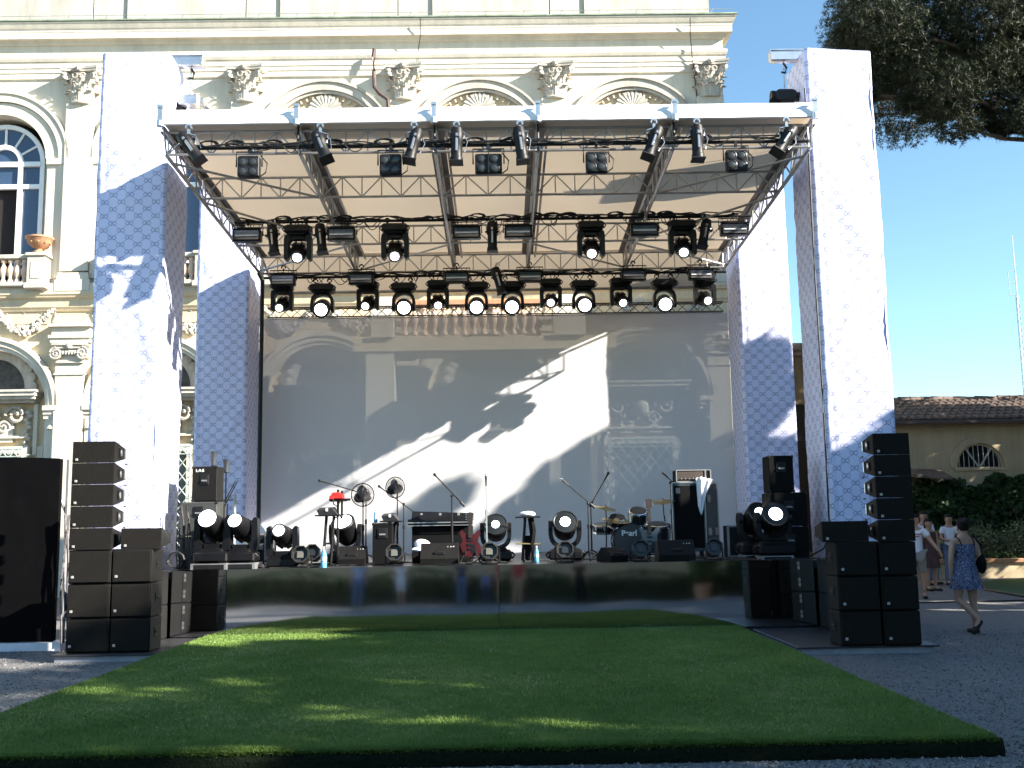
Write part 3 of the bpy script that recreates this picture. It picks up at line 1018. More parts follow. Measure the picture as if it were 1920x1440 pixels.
# antenna
AY = 62.0
a0 = pY(1911, 745, AY); a1 = pY(1888, 442, AY)
an = thing('antenna_mast', 'thin lattice radio mast rising behind the tiled roof', 'antenna', (a0.x + .4, AY, 0))
H = a1.z
b = MB()
for k in range(3):
    an_ = k * 2 * PI / 3
    b.tube((.16 * math.cos(an_), .16 * math.sin(an_), 0), (.10 * math.cos(an_), .10 * math.sin(an_), H * .80), .022, 5)
    for q in range(40):
        z0 = H * .8 * q / 40; z1 = H * .8 * (q + 1) / 40
        a2 = an_ + 2 * PI / 3
        f0 = .16 - .06 * q / 40
        b.tube((f0 * math.cos(an_), f0 * math.sin(an_), z0), (f0 * math.cos(a2), f0 * math.sin(a2), z1), .012, 4)
mast = b.build('lattice_mast', mat('galvanised', (.5, .52, .54), .5, .4), an)
b = MB(); b.tube((0, 0, H * .78), (0, 0, H), .05, 6, .02)
for zq in (.86, .9, .94): b.tube((-.18, 0, H * zq), (.18, 0, H * zq), .02, 4)
b.build('whip_aerial', MATS['galvanised'], an)
b = MB(); b.tube((-.45, 0, H * .80), (-.45, 0, H * .88), .02, 4)
for zq in (.80, .84, .88): b.tube((-.5, 0, H * zq), (0, 0, H * zq), .015, 4)
b.build('dipole_aerial', MATS['galvanised'], an)
b = MB(); b.tube((-.9, 0, H * .36), (0, 0, H * .36), .03, 4); b.tube((-.9, 0, H * .33), (-.9, 0, H * .38), .03, 4)
b.build('side_aerial', MATS['galvanised'], an)

# ================================================================ planting on the right
M_IVY = leaf_mat('ivy_leaf', (0.012, 0.028, 0.010), (0.035, 0.075, 0.022), .2)
M_SHRUB = leaf_mat('shrub_leaf', (0.07, 0.10, 0.055), (0.17, 0.20, 0.12), .2)
M_BARK = mat('bark', (0.10, 0.065, 0.045), .9, var=.4, bump=.7, bscale=12)
rs = np.random.RandomState(11)
iv = thing('climbing_ivy', 'dense dark ivy covering the lower wall of the ochre building', 'ivy', (14.6, BY, 0))
n = 19000
px_ = rs.uniform(-3.0, 8, n); pz_ = rs.uniform(0.3, 2.95, n)
top = 2.78 + .14 * np.sin(px_ * 2.1) + .12 * np.sin(px_ * 5.3 + 1) - 1.2 * np.clip((-2.0 - px_), 0, 1)
keep = pz_ < top
P = np.stack([px_, -.08 - rs.rand(n) * (.35 + .25 * np.sin(px_ * 3) * np.sin(pz_ * 4)), pz_], 1)[keep]
cards('foliage', P, np.array([0, -1.0, .3]), .085, M_IVY, iv, 1.2, 12, .8)
b = MB()
for k in range(9):
    x = -2.6 + k * 1.1
    b.path([(x, -.1, 0), (x + .1, -.12, .8), (x - .15, -.1, 1.6), (x + .05, -.08, 2.3)], .03, 5)
b.build('stem', M_BARK, iv)
PYY = 28.4
pl = thing('planter_wall', 'low weathered plaster retaining wall below the shrubs', 'wall', (0, PYY, 0))
zt = pY(1850, 1056, PYY).z
b = MB(); b.grid(lambda u, v: (9.5 + 11 * u, -.02 + .02 * fbm(u * 30, v * 3), zt * v), 60, 6)
b.b2(9.5, .02, 0, 20.5, .4, zt - .002)
b.build('wall', M_OCHRE, pl)
b = MB()
for k in range(28): b.bbox((9.7 + k * .39, .12, zt + .06), (.375, .42, .11), .015)
b.build('coping', M_TERRA, pl)
b = MB(); b.grid(lambda u, v: (9.5 + 11 * u, .35 + 2.0 * v, zt + .02), 4, 2); 
tag(b.build('planting_bed', mat('soil', (.05, .035, .025), .95), loc=(0, PYY, 0)), 'dark soil bed behind the low wall', 'soil', kind='structure')
gcv = np.stack([rs.uniform(9.6, 20, 5000), PYY + rs.uniform(.3, 1.6, 5000), zt + rs.uniform(.0, .28, 5000)], 1)
M_GCOV = leaf_mat('ground_cover', (0.05, 0.09, 0.025), (0.14, 0.18, 0.06), .2)
tag(cards('ground_cover', gcv, np.array([0, -.3, 1.0]), .06, M_GCOV, None, 1.6, 5, .6, 'stuff'), 'low leafy ground cover along the top of the planter wall', 'ground cover')
SHL = ['round grey-green shrub behind the walking woman', 'small grey-green shrub right of the walking woman', 'pale feathery shrub at the right edge of the picture', 'low shrub left of the shrubs behind the planter wall']
for k, (x, y_, r, h) in enumerate(((1835, 1010, .62, 1.05), (1882, 1018, .5, .8), (1925, 1000, .8, 1.2), (1770, 1020, .5, .8))):
    c = pY(x, 1040, PYY + .9)
    s = thing('shrub', SHL[k], 'shrub', (c.x, PYY + .9, zt + .02), group='shrubs in the raised bed')
    n = 1500
    d = rs.normal(size=(n, 3)); d /= np.linalg.norm(d, axis=1)[:, None]
    P = d * (rs.uniform(.55, 1.0, n) * (1 + .18 * np.sin(d[:, 0] * 6) * np.cos(d[:, 2] * 7)))[:, None] * np.array([r, r, h / 2]) + np.array([0, 0, h / 2])
    cards('foliage', P, d * 1.0, .055, M_SHRUB, s, 2.4, 20 + k, .8)
    b = MB()
    for q in range(4): b.tube((0, 0, 0), (rr.uniform(-.3, .3) * r, rr.uniform(-.3, .3) * r, h * .6), .02, 5, .01)
    b.build('stem', M_BARK, s)
# lawn strip with stone edging
lz = [pZ(x, y, .03) for x, y in ((1838, 1090), (1920, 1083), (1990, 1080), (1990, 1130), (1920, 1118), (1850, 1106))]
b = MB(); 
i = [b.P((p.x, p.y, .03)) for p in lz]; b.face(i)
M_LAWN = leaf_mat('lawn', (0.03, 0.07, 0.015), (0.06, 0.11, 0.03), .0)
tag(b.build('lawn', M_LAWN), 'green lawn strip below the planter wall', 'lawn', kind='structure')
b = MB(); e = [pZ(x, y, .0) for x, y in ((1838, 1088), (1850, 1108), (1885, 1113), (1920, 1119), (1990, 1131))]
b.path([(p.x, p.y, .0) for p in e], .045, 6)
tag(b.build('lawn_edging', mat('edging_clay', (.16, .09, .06), .9, var=.3)), 'low curved terracotta edging round the lawn strip', 'edging')
b = MB(); e = [pZ(x, y, .005) for x, y in ((1724, 1131), (1790, 1129), (1850, 1128), (1935, 1126))]
b.path([(p.x, p.y, .012) for p in e], .016, 6)
tag(b.build('ground_cable', M_CABLE), 'dark cable lying across the gravel behind the walking woman', 'cable')

# ================================================================ trees
M_PINE = leaf_mat('pine_needle', (0.010, 0.014, 0.006), (0.040, 0.050, 0.020), .10)
M_LEAF = leaf_mat('tree_leaf', (0.025, 0.045, 0.014), (0.06, 0.10, 0.03), .25)
def tufts(name, C_, m, parent, seed, L=.20, nn=12):
    """needle tufts: each a small star of thin blades round a centre"""
    rs = np.random.RandomState(seed)
    k = len(C_)
    d = rs.normal(size=(k, nn, 3)); d[:, :, 2] += .35
    d /= np.linalg.norm(d, axis=2)[:, :, None]
    Lx = L * rs.uniform(.6, 1.25, (k, nn, 1))
    w = np.cross(d, rs.normal(size=(k, nn, 3))); w /= np.linalg.norm(w, axis=2)[:, :, None]
    c = C_[:, None, :]
    q = np.stack([c + d * Lx * .05 - w * .0075, c + d * Lx * .05 + w * .0075, c + d * Lx], 2).reshape(-1, 3)
    nt_ = k * nn
    me = bpy.data.meshes.new(name)
    me.vertices.add(3 * nt_); me.vertices.foreach_set('co', q.astype(np.float32).ravel())
    me.loops.add(3 * nt_); me.loops.foreach_set('vertex_index', np.arange(3 * nt_, dtype=np.int32))
    me.polygons.add(nt_); me.polygons.foreach_set('loop_start', np.arange(0, 3 * nt_, 3, dtype=np.int32))
    me.update(calc_edges=True); me.materials.append(m)
    return put(name, me, parent)
TY = 24.0
tree = thing('pine_tree', 'dark umbrella pine crown hanging into the top right corner', 'tree', (16.2, TY + .5, 0))
base = Vector((16.2, TY + .5, 0))
cl = []
for x, y, r, dy in ((1612, 22, .85, 0), (1600, 75, .62, .6), (1668, 60, 1.0, -.5), (1640, 135, .85, .2), (1705, 130, 1.0, 0), (1765, 60, 1.2, .4), (1775, 170, .95, -.3), (1752, 205, .55, .5), (1795, 235, .62, 0), (1840, 225, .6, .6), (1845, 135, 1.1, 0), (1840, 30, 1.2, -.5),
                    (1885, 205, .7, .1), (1915, 110, 1.1, .4), (1930, 225, .6, -.4), (1925, 20, 1.2, 0), (1985, 160, 1.1, 0), (1980, 60, 1.3, .3), (1640, -40, 1.1, .3), (1730, -60, 1.3, 0), (1830, -80, 1.5, .6), (1930, -90, 1.5, -.5), (2040, -40, 1.6, 0), (2060, 100, 1.5, .5), (2080, 200, 1.0, 0), (1700, 195, .35, .1), (1880, 245, .3, .3), (1625, 180, .35, 0)):
    cl.append((pY(x, y, TY + dy) - base, r))
for k in range(14):                                   # the far half of the crown
    a = k * 2 * PI / 14
    cl.append((Vector((-.5 + 4.8 * math.cos(a), 3.8 + 3.2 * math.sin(a), 15.3 + 1.2 * math.sin(k * 2.3))), 1.5))
rs = np.random.RandomState(21)
C_ = []
for c, r in cl:
    n = int(640 * r * r) + 70
    d = rs.normal(size=(n, 3)); d /= np.linalg.norm(d, axis=1)[:, None]
    C_.append(np.array(c)[None] + d * (r * rs.uniform(.25, 1.04, n) ** .6)[:, None] * np.array([1, 1, .72]))
tufts('crown', np.concatenate(C_), M_PINE, tree, 5, .145, 15)
b = MB()
b.path([(0, 0, 0), (.2, .1, 4), (-.1, .2, 8), (.0, .3, 11.0), (-.2, .4, 13)], .3, 10, [.42, .36, .32, .27, .18])
tr_ = b.build('trunk', M_BARK, tree)
b = MB()
for c, r in cl:
    s = Vector((-.1, .3, 10.2 + rr.random() * 2.4))
    m_ = s.lerp(c, .5) + Vector((0, 0, -.25 + rr.uniform(-.3, .3)))
    b.path([s, s.lerp(m_, .5) + Vector((0, 0, .1)), m_, m_.lerp(c, .6) + Vector((rr.uniform(-.2, .2), 0, rr.uniform(-.2, .2))), c], .05, 5, [.13, .10, .075, .05, .025])
    for q in range(4):
        d = Vector((rr.gauss(0, 1), rr.gauss(0, 1), rr.gauss(0, .6))).normalized() * r * .8
        b.path([m_.lerp(c, .7), c + d * .5, c + d], .02, 4, [.03, .02, .01])
b.build('limb', M_BARK, tr_)

def broadleaf(name, label, loc, h, r, seed, z0=.8, dens=1.0):
    """tree with a tapered trunk, limbs and a crown of leaf faces in uneven clumps"""
    t = thing(name, label, 'tree', loc, group='trees on the sunny side of the yard')
    rg = np.random.RandomState(seed)
    P = []; cc = []
    nc = 34
    for k in range(nc):
        u = (k + rg.rand()) / nc
        z = z0 + (h - z0) * u
        wr = r * (math.sin(PI * min(1, .16 + .84 * (1 - u))) ** .6) * .8
        a = k * 2.4 + rg.rand()
        q = wr * math.sqrt(rg.rand())
        c = np.array([q * math.cos(a), q * math.sin(a), min(z, h - .45)])
        cr = r * (.33 + .17 * rg.rand())
        cc.append(c)
        n = int(240 * dens)
        d = rg.normal(size=(n, 3)); d /= np.linalg.norm(d, axis=1)[:, None]
        pp = c + d * (cr * rg.uniform(.35, 1.0, n))[:, None]
        P.append(pp[pp[:, 2] < h])
    cards('crown', np.concatenate(P), None, .19, M_LEAF, t, 1.7, seed)
    b = MB(); b.path([(0, 0, 0), (.08, 0, h * .3), (-.05, .05, h * .6), (0, 0, h * .85)], .1, 8, [.22, .17, .11, .04])
    tk = b.build('trunk', M_BARK, t)
    b = MB()
    for c in cc[::2]:
        s = (0, 0, max(.6, c[2] - 1.2)); b.path([s, ((c[0]) * .5, c[1] * .5, c[2] - .5), tuple(c)], .04, 5, [.06, .04, .015])
    b.build('limb', M_BARK, tk)
    return t
# the row of trees that keeps the yard in shade (right of the frame)
TREES = [(16.5, -7.5, 11.5, 2.7), (16.3, -3.6, 11.6, 2.6), (16.0, 0.2, 12.4, 2.5), (16.2, 3.6, 12.4, 2.3), (16.0, 6.9, 10.6, 2.1), (15.8, 9.8, 9.3, 2.0), (15.8, 12.2, 8.5, 1.6), (15.6, 14.9, 12.2, 1.0), (15.8, 16.7, 11.2, 1.15), (16.0, 19.2, 12.0, 1.8),
         (16.5, -12, 12, 2.8), (16.5, -16.5, 12, 2.8), (17, -21, 12, 2.8), (12.0, -7.0, 11, 2.6), (11.5, -14.0, 11, 2.6),
         (20.0, 10.5, 9.8, 2.5), (20.5, 4.5, 12.8, 2.5), (19.0, 23.5, 11.5, 2.6), (20.5, 28.0, 12.5, 2.9), (22.8, 33.5, 15.5, 3.4), (16.9, 13.5, 9.6, 1.3), (18.8, 20.0, 11, 2.4)]
TREES.sort(key=lambda q: q[1])
for k, (x, y, h, r) in enumerate(TREES):
    broadleaf('broadleaf_tree', '%s leafy green tree of the shading row, counted from behind the camera' % (ORD + ['thirteenth', 'fourteenth', 'fifteenth', 'sixteenth', 'seventeenth', 'eighteenth', 'nineteenth', 'twentieth', 'twenty-first', 'twenty-second', 'twenty-third', 'twenty-fourth'])[k], (x, y, 0), h, r, 40 + k, dens=1.3)

# ================================================================ behind the camera (seen in the mirror front of the stage)
M_HEDGE = leaf_mat('hedge_leaf', (0.02, 0.045, 0.012), (0.06, 0.11, 0.03), .2)
hd = thing('box_hedge', 'long dark clipped hedge reflected in the mirrored stage front', 'hedge', (0, -12.6, 0))
rs = np.random.RandomState(31)
n = 16000
P = np.stack([rs.uniform(-14, 14, n), rs.uniform(0, .9, n) ** .5 * .9, rs.uniform(0, 1.15, n)], 1)
P[:, 2] *= 1 + .12 * np.sin(P[:, 0] * 1.3)
P[n // 3: 2 * n // 3, 1] = .88 - .12 * rs.rand(2 * n // 3 - n // 3)
P[: n // 3, 2] = 1.15 * (1 + .12 * np.sin(P[: n // 3, 0] * 1.3))
cards('foliage', P, np.array([0, .6, .5]), .07, M_HEDGE, hd, 1.6, 32, .9)
b = MB(); b.b2(-14, .1, 0, 14, .5, .95); b.build('inner_twigs', M_BARK, hd, smooth=0)
gw = thing('garden_wall', 'plain ochre garden wall behind the hedge in the reflection', 'wall', (0, -17.5, 0))
b = MB(); b.b2(-26, 0, 0, 26, .4, 3.9); b.build('wall', M_OCHRE, gw, smooth=0)
b = MB(); b.b2(-26, -.06, 3.9, 26, .46, 4.05); b.build('coping', M_TILE, gw, smooth=0)
pt = thing('potted_tree', 'small bushy tree in a terracotta pot reflected in the stage front', 'plant', (8.2, -10.5, 0))
b = MB(); b.lathe([(.26, 0), (.36, .5), (.40, .52), (.40, .62), (.34, .62)], 18); b.build('pot', M_TERRA, pt)
d = rs.normal(size=(1500, 3)); d /= np.linalg.norm(d, axis=1)[:, None]
cards('foliage', d * (rs.uniform(.4, 1, 1500))[:, None] * np.array([.65, .65, .75]) + np.array([0, 0, 1.5]), None, .09, M_GCOV, pt, 1.6, 33)
b = MB(); b.tube((0, 0, .5), (0, 0, 1.5), .04, 6); b.build('stem', M_BARK, pt)

# ================================================================ the stage
SY = 15.5                        # stage front
SZ = 1.055                       # stage floor
SX0, SX1 = -4.87, 4.62
st = thing('stage_platform', 'raised black stage with a mirrored front facing the lawn carpet', 'stage', (0, SY, 0))
b = MB(); b.b2(SX0 - .3, .06, SZ - .12, SX1 + .3, 7.6, SZ); b.build('deck', M_DECK, st, smooth=0)
b = MB(); b.b2(SX0 - .28, .5, .02, SX0 - .26, 7.5, SZ - .12); b.b2(SX1 + .26, .5, .02, SX1 + .28, 7.5, SZ - .12); b.b2(SX0 - .28, 7.5, .02, SX1 + .28, 7.52, SZ - .12)
b.build('skirt', M_CLOTH, st, smooth=0)
for lx in np.linspace(SX0 + .2, SX1 - .2, 6):
    for ly in (.6, 3.6, 6.8):
        b = MB(); b.tube((lx, ly, 0), (lx, ly, SZ - .12), .03, 8); b.tube((lx, ly, 0), (lx, ly, .02), .07, 8); b.build('leg', M_ALU, st)
M_MIRROR = mat('black_mirror', (0.60, 0.61, 0.64), 0.045, 1.0, var=0)
bx = [SX0, pY(424, 1100, SY).x, pY(936, 1100, SY).x, pY(1446, 1100, SY).x, SX1]
for k in range(4):
    xa, xb = bx[k] + .003, bx[k + 1] - .003
    yaw = (-.05, -.003, .006, .05)[k]
    H = SZ + .012
    def mf(u, v):
        z = .004 + (H - .004) * v
        x = xa + (xb - xa) * u
        q_ = min(1, max(0, (z - .12) / .30))
        y = .010 * z + .017 * (q_ ** 3 - q_ ** 4 / 2) * .30 + .017 * max(0, z - .42) + yaw * (u - .5) * (xb - xa) * (1 if k in (1, 2) else .35)
        y += .0016 * fbm(x * .5 + k * 7, z * .6, 0, 2)
        return (x, y, z)
    b = MB(); b.grid(mf, int(24 + (xb - xa) * 14), 30)
    I = b.grid(lambda u, v: (lambda p: (p[0], p[1] + .012, p[2]))(mf(u, v)), 8, 4)
    b.build('mirror_panel', M_MIRROR, st, smooth=80)

# ---- artificial lawn carpet
CX0, CX1, CY0, CY1, CZ = -4.33, 3.46, 7.46, SY - .01, .12
carpet = thing('grass_carpet', 'thick green artificial grass carpet laid out before the stage', 'carpet', (0, 0, 0))
M_TURF = leaf_mat('turf', (0.060, 0.120, 0.018), (0.105, 0.175, 0.030), .0)
M_BLADE = leaf_mat('turf_blade', (0.105, 0.180, 0.034), (0.175, 0.262, 0.062), .15)
b = MB()
def cf(u, v):
    # u across, v along; rounded shoulders at the sides and the near edge
    x = CX0 + (CX1 - CX0) * u; y = CY0 + (CY1 - CY0) * v
    e = min((x - CX0), (CX1 - x), (y - CY0))
    k = min(1, e / .035)
    z = CZ * (1 - (1 - k) ** 2.2) + .004
    z += .006 * fbm(x * .7, y * .7)
    return (x + .008 * fbm(x, y * 2, 1) * (1 - k), y + .010 * fbm(x * 1.5, 9) * (1 - k), max(z, .003))
us = np.unique(np.concatenate([np.linspace(0, .005, 7), np.linspace(.005, .995, 50), np.linspace(.995, 1, 7)]))
vv = np.unique(np.concatenate([np.linspace(0, .0048, 7), np.linspace(.0048, 1, 50)]))
I = [[b.P(cf(u, v)) for u in us] for v in vv]
for j in range(len(vv) - 1):
    for i in range(len(us) - 1): b.face((I[j][i], I[j][i + 1], I[j + 1][i + 1], I[j + 1][i]))
b.build('mat', M_TURF, carpet)
M_BACK_SHADE = mat('turf_backing_shade', (0.008, 0.012, 0.006), .95, var=.4, scale=30, bump=.8, bscale=60, spec=.1)
b = MB()                          # turf cut edge, near side and flanks: dark backing with painted-in pile shade
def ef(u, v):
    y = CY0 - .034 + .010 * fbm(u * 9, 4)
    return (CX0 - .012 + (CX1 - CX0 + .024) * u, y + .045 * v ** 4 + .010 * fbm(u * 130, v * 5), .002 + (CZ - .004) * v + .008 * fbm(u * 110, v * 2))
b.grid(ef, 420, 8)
b.build('shaded_cut_edge', M_BACK_SHADE, carpet)
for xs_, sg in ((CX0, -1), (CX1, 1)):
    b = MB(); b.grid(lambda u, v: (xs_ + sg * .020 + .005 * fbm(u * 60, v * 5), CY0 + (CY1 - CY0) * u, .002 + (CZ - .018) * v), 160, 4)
    b.build('shaded_cut_edge', M_BACK_SHADE, carpet)
rs = np.random.RandomState(8)
n = 330000
yy = CY0 - .01 + (CY1 - CY0) * rs.rand(n) ** 1.45
xx = CX0 + (CX1 - CX0) * rs.rand(n)
ne = 26000                       # the shaggy near edge
yy[:ne] = CY0 + rs.rand(ne) * .10
e = np.minimum(np.minimum(xx - CX0, CX1 - xx), yy - CY0)
mv = (e < .022) & (rs.rand(n) < .93)
yy = np.where(mv, np.clip(yy + .03 + .3 * rs.rand(n), CY0, CY1), yy); xx = np.where(mv, np.clip(xx, CX0 + .03, CX1 - .03), xx)
e = np.minimum(np.minimum(xx - CX0, CX1 - xx), yy - CY0)
k = np.clip(e / .035, 0, 1)
zz_ = CZ * (1 - (1 - k) ** 2.2)
P = np.stack([xx, yy, zz_], 1)
lean = rs.normal(size=(n, 3)) * np.array([.45, .45, 0]) + np.array([0, 0, 1.0])
edge = (1 - k)[:, None]
out = np.stack([np.where(xx - CX0 < .035, -1, np.where(CX1 - xx < .035, 1, 0)), np.where(yy - CY0 < .035, -1, 0), np.zeros(n)], 1)
lean = lean + out * edge * .9
fr = rs.rand(n) < .05             # a shaggy fringe over the near edge
P[fr, 1] = CY0 - .012 + .03 * rs.rand(fr.sum()); P[fr, 2] = CZ - .030 * rs.rand(fr.sum()) ** 2
lean[fr] = rs.normal(size=(fr.sum(), 3)) * np.array([.5, .3, .3]) + np.array([0, -.75, .35])
lean /= np.linalg.norm(lean, axis=1)[:, None]
hgt = rs.uniform(.018, .038, n)[:, None] * (1 + .35 * np.sin(xx * 2.1 + np.sin(yy * 1.7))[:, None] * .5)
wd = rs.normal(size=(n, 3)) * np.array([1, 1, 0]); wd /= np.linalg.norm(wd, axis=1)[:, None] + 1e-9
wd *= .0045 + .0004 * (yy - CY0)[:, None]
q = np.stack([P - wd, P + wd, P + lean * hgt], 1).reshape(-1, 3)
me = bpy.data.meshes.new('grass_blades')
me.vertices.add(3 * n); me.vertices.foreach_set('co', q.astype(np.float32).ravel())
me.loops.add(3 * n); me.loops.foreach_set('vertex_index', np.arange(3 * n, dtype=np.int32))
me.polygons.add(n); me.polygons.foreach_set('loop_start', np.arange(0, 3 * n, 3, dtype=np.int32))
me.update(calc_edges=True); me.materials.append(M_BLADE)
put('grass_blades', me, carpet)['kind'] = 'stuff'

# ---- fabric towers
def tower(label, x0, x1, y0, y1, zt, seed, side):
    """square truss tower wrapped in printed white cloth"""
    t = thing('fabric_tower', label, 'tower', ((x0 + x1) / 2, (y0 + y1) / 2, 0), group='cloth-wrapped towers at the stage corners')
    w, d = x1 - x0, y1 - y0
    per = [(-w / 2, -d / 2), (w / 2, -d / 2), (w / 2, d / 2), (-w / 2, d / 2)]
    Ls = [w, d, w, d]
    tot = sum(Ls)
    cr = .07
    seams = [k * .56 + .2 + .03 * math.sin(seed + k * 2.) for k in range(18)]
    rg = random.Random(seed)
    folds = [(rg.uniform(0, tot), rg.uniform(1, zt - 1), rg.uniform(.25, .8), rg.uniform(-1, 1)) for _ in range(26)]
    def fn(u, v):
        s = (u % 1.0) * tot
        z = zt * v
        k = 0; q = s
        while q > Ls[k] and k < 3: q -= Ls[k]; k += 1
        a = Vector(per[k]); bq = Vector(per[(k + 1) % 4])
        dr = (bq - a).normalized(); nr = Vector((dr.y, -dr.x))
        p = a + dr * q
        e = min(q, Ls[k] - q)
        # rounded corner
        if e < cr:
            sg = 1 if q < Ls[k] / 2 else -1
            p = p - nr * (cr - math.sqrt(max(0, cr * cr - (cr - e) ** 2))) * .6
        mid = math.sin(PI * q / Ls[k])
        off = .026 * fbm(s * .9 + seed * 3, z * .55, seed, 3) + .008 * fbm(s * 2.6, z * 1.7, seed + 5, 3)
        off += .012 * mid * math.sin(z * .9 + seed + k)
        for z0 in seams:                                                    # pulled horizontal seams
            g_ = z - z0 + .01 * math.sin(s * 3)
            if abs(g_) < .10: off += .011 * math.exp(-(g_ / .025) ** 2) * (.5 + .5 * mid) * (1 if (seed + int(z0 * 7)) % 3 else -.5)
        sv = abs(q - .13)                                                   # the vertical seam near the corner
        if k in (0, 2): off -= .010 * math.exp(-(sv / .02) ** 2)
        for fs, fz, fl, fa in folds:                                        # drag folds
            ds = ((s - fs + tot / 2) % tot) - tot / 2; dz = z - fz
            aa = ds * .8 + dz * fa * .6; bb_ = -ds * fa * .6 + dz * .8
            if abs(bb_) < fl and abs(aa) < .3: off += .016 * math.exp(-(aa / .06) ** 2) * (1 - (bb_ / fl) ** 2)
        off += .05 * max(0, 1 - z / .9) ** 2 * mid                           # flare at the hem
        p = p + nr * off
        zo = z
        if v > .985: zo += .05 * math.sin(s * 1.5 + seed) * (v - .985) / .015
        return (p.x, p.y, zo)
    b = MB()
    nu, nv = 140, 240
    I = b.grid(fn, nu, nv, closed=True)
    n0 = len(b.v)
    # draped top
    top = I[-1]
    ring = []
    cx_ = b.P((0, 0, zt + .02))
    for i in range(nu): b.face((top[i], top[(i + 1) % nu], cx_))
    me = bpy.data.meshes.new('cloth_cover'); me.from_pydata(b.v, [], b.f)
    uvl = me.uv_layers.new(name='UVMap')
    uvs = []
    for f_ in b.f:
        js = [i_ // nu for i_ in f_]
        us_ = [i_ % nu for i_ in f_]
        wrap = (max(us_) - min(us_)) > nu / 2
        for i_ in f_:
            if i_ == cx_: uvs += [0, zt]; continue
            uu = i_ % nu
            if wrap and uu == 0: uu = nu
            uvs += [uu / nu * tot, (i_ // nu) / nv * zt]
    uvl.data.foreach_set('uv', uvs)
    me.polygons.foreach_set('use_smooth', [True] * len(me.polygons))
    me.set_sharp_from_angle(angle=rad(50))
    me.materials.append(M_FAB)
    put('cloth_cover', me, t)
    # the truss inside and the head beam that carries the hoist
    b = MB()
    for sx in (-1, 1):
        for sy in (-1, 1): b.tube((sx * .35, sy * .35, 0), (sx * .35, sy * .35, zt - .2), .03, 6)
    for q in range(9):
        z0 = q * (zt - .3) / 9; z1 = z0 + (zt - .3) / 9
        b.tube((-.35, -.35, z0), (.35, -.35, z1), .015, 5); b.tube((.35, .35, z0), (-.35, .35, z1), .015, 5); b.tube((-.35, .35, z0), (-.35, -.35, z1), .015, 5); b.tube((.35, -.35, z0), (.35, .35, z1), .015, 5)
    b.build('tower_truss', M_ALU, t)
    return t
tower('tall printed white cloth tower at the left end of the stage front, half shaded', -6.38, -5.28, 16.0, 17.1, 9.32, 1, 1)
tower('tall printed white cloth tower at the right end of the stage front', 5.07, 6.17, 16.0, 17.1, 9.27, 2, -1)
tower('printed white cloth tower behind the left speaker stack beside the backdrop', -6.41, -5.31, 21.6, 22.7, 9.2, 3, 1)
tower('printed white cloth tower right of the backdrop, dappled with tree shade', 5.13, 6.24, 21.6, 22.7, 9.12, 4, -1)

# ---- roof
YF, YR = 14.9, 21.35
RX0, RX1 = -4.97, 4.77
def rz(Y): return 7.66 - .05 * (Y - YF)
TH = .41
roof = thing('stage_roof', 'aluminium truss roof with a white membrane over the stage', 'stage roof', (0, 0, 0))
RAF = [RX0, pY(560, 237, YF).x, pY(815, 236, YF).x, pY(1008, 235, YF).x, pY(1262, 234, YF).x, RX1]
b = MB()
nb = 60
def memf(u, v):
    x = RX0 - .02 + (RX1 - RX0 + .04) * u
    y = YF + (YR - YF) * v
    sag = 0
    for a, c in zip(RAF, RAF[1:]):
        if a <= x <= c: sag = -.035 * math.sin(PI * (x - a) / (c - a)) * math.sin(PI * min(1, v * 1.05))
    return (x, y, rz(y) + .05 + sag + .004 * fbm(x * 2, y * 2))
b.grid(memf, nb, 26)
b.build('membrane', M_MEMB, roof)
b = MB(); b.grid(lambda u, v: (RX0 - .02 + (RX1 - RX0 + .04) * u, YR - .05 + 1.40 * v, rz(YR) + .045 - .50 * v ** 1.15 + .005 * fbm(u * 18, v * 3)), 60, 8)
b.build('rear_flap', M_MEMB, roof)
b = MB(); b.tube((RX0, YR + 1.33, rz(YR) - .47), (RX1, YR + 1.33, rz(YR) - .47), .035, 8)
for x in (RX0, RX1): b.tube((x, YR - .05, rz(YR) - .02), (x, YR + 1.33, rz(YR) - .47), .03, 8)
b.build('rear_rail', M_ALU, roof)
b = MB()                          # rolled front edge of the membrane
prof = [(YF + .06, rz(YF) + .045), (YF - .12, rz(YF) - .045), (YF - .17, rz(YF) - .04), (YF - .165, rz(YF) + .0), (YF - .13, rz(YF) + .09), (YF - .08, rz(YF) + .18), (YF - .01, rz(YF) + .245), (YF + .10, rz(YF) + .25), (YF + .35, rz(YF) + .10), (YF + .6, rz(YF) + .055)]
b.grid(lambda u, v: (RX0 - .05 + (RX1 - RX0 + .10) * u, prof[round(v * 9)][0], prof[round(v * 9)][1] + .006 * fbm(u * 14, v * 3)), 70, 9)
b.build('front_valance', M_STRIP, roof)
b = MB()
for x in RAF: b.b2(x - .11, YF + .25, rz(18) - 0, x + .11, YR, rz(18) + .001) if False else b.hexa([(x - .12, YF + .2, rz(YF + .2) - .012), (x + .12, YF + .2, rz(YF + .2) - .012), (x + .12, YR - .02, rz(YR) - .012), (x - .12, YR - .02, rz(YR) - .012), (x - .12, YF + .2, rz(YF + .2) + .002), (x + .12, YF + .2, rz(YF + .2) + .002), (x + .12, YR - .02, rz(YR) + .002), (x - .12, YR - .02, rz(YR) + .002)])
b.build('rafter_band', mat('band_brown', (0.20, 0.17, 0.15), .5, .4, var=.2), roof, smooth=0)  # flat brown bands below the membrane along the rafters
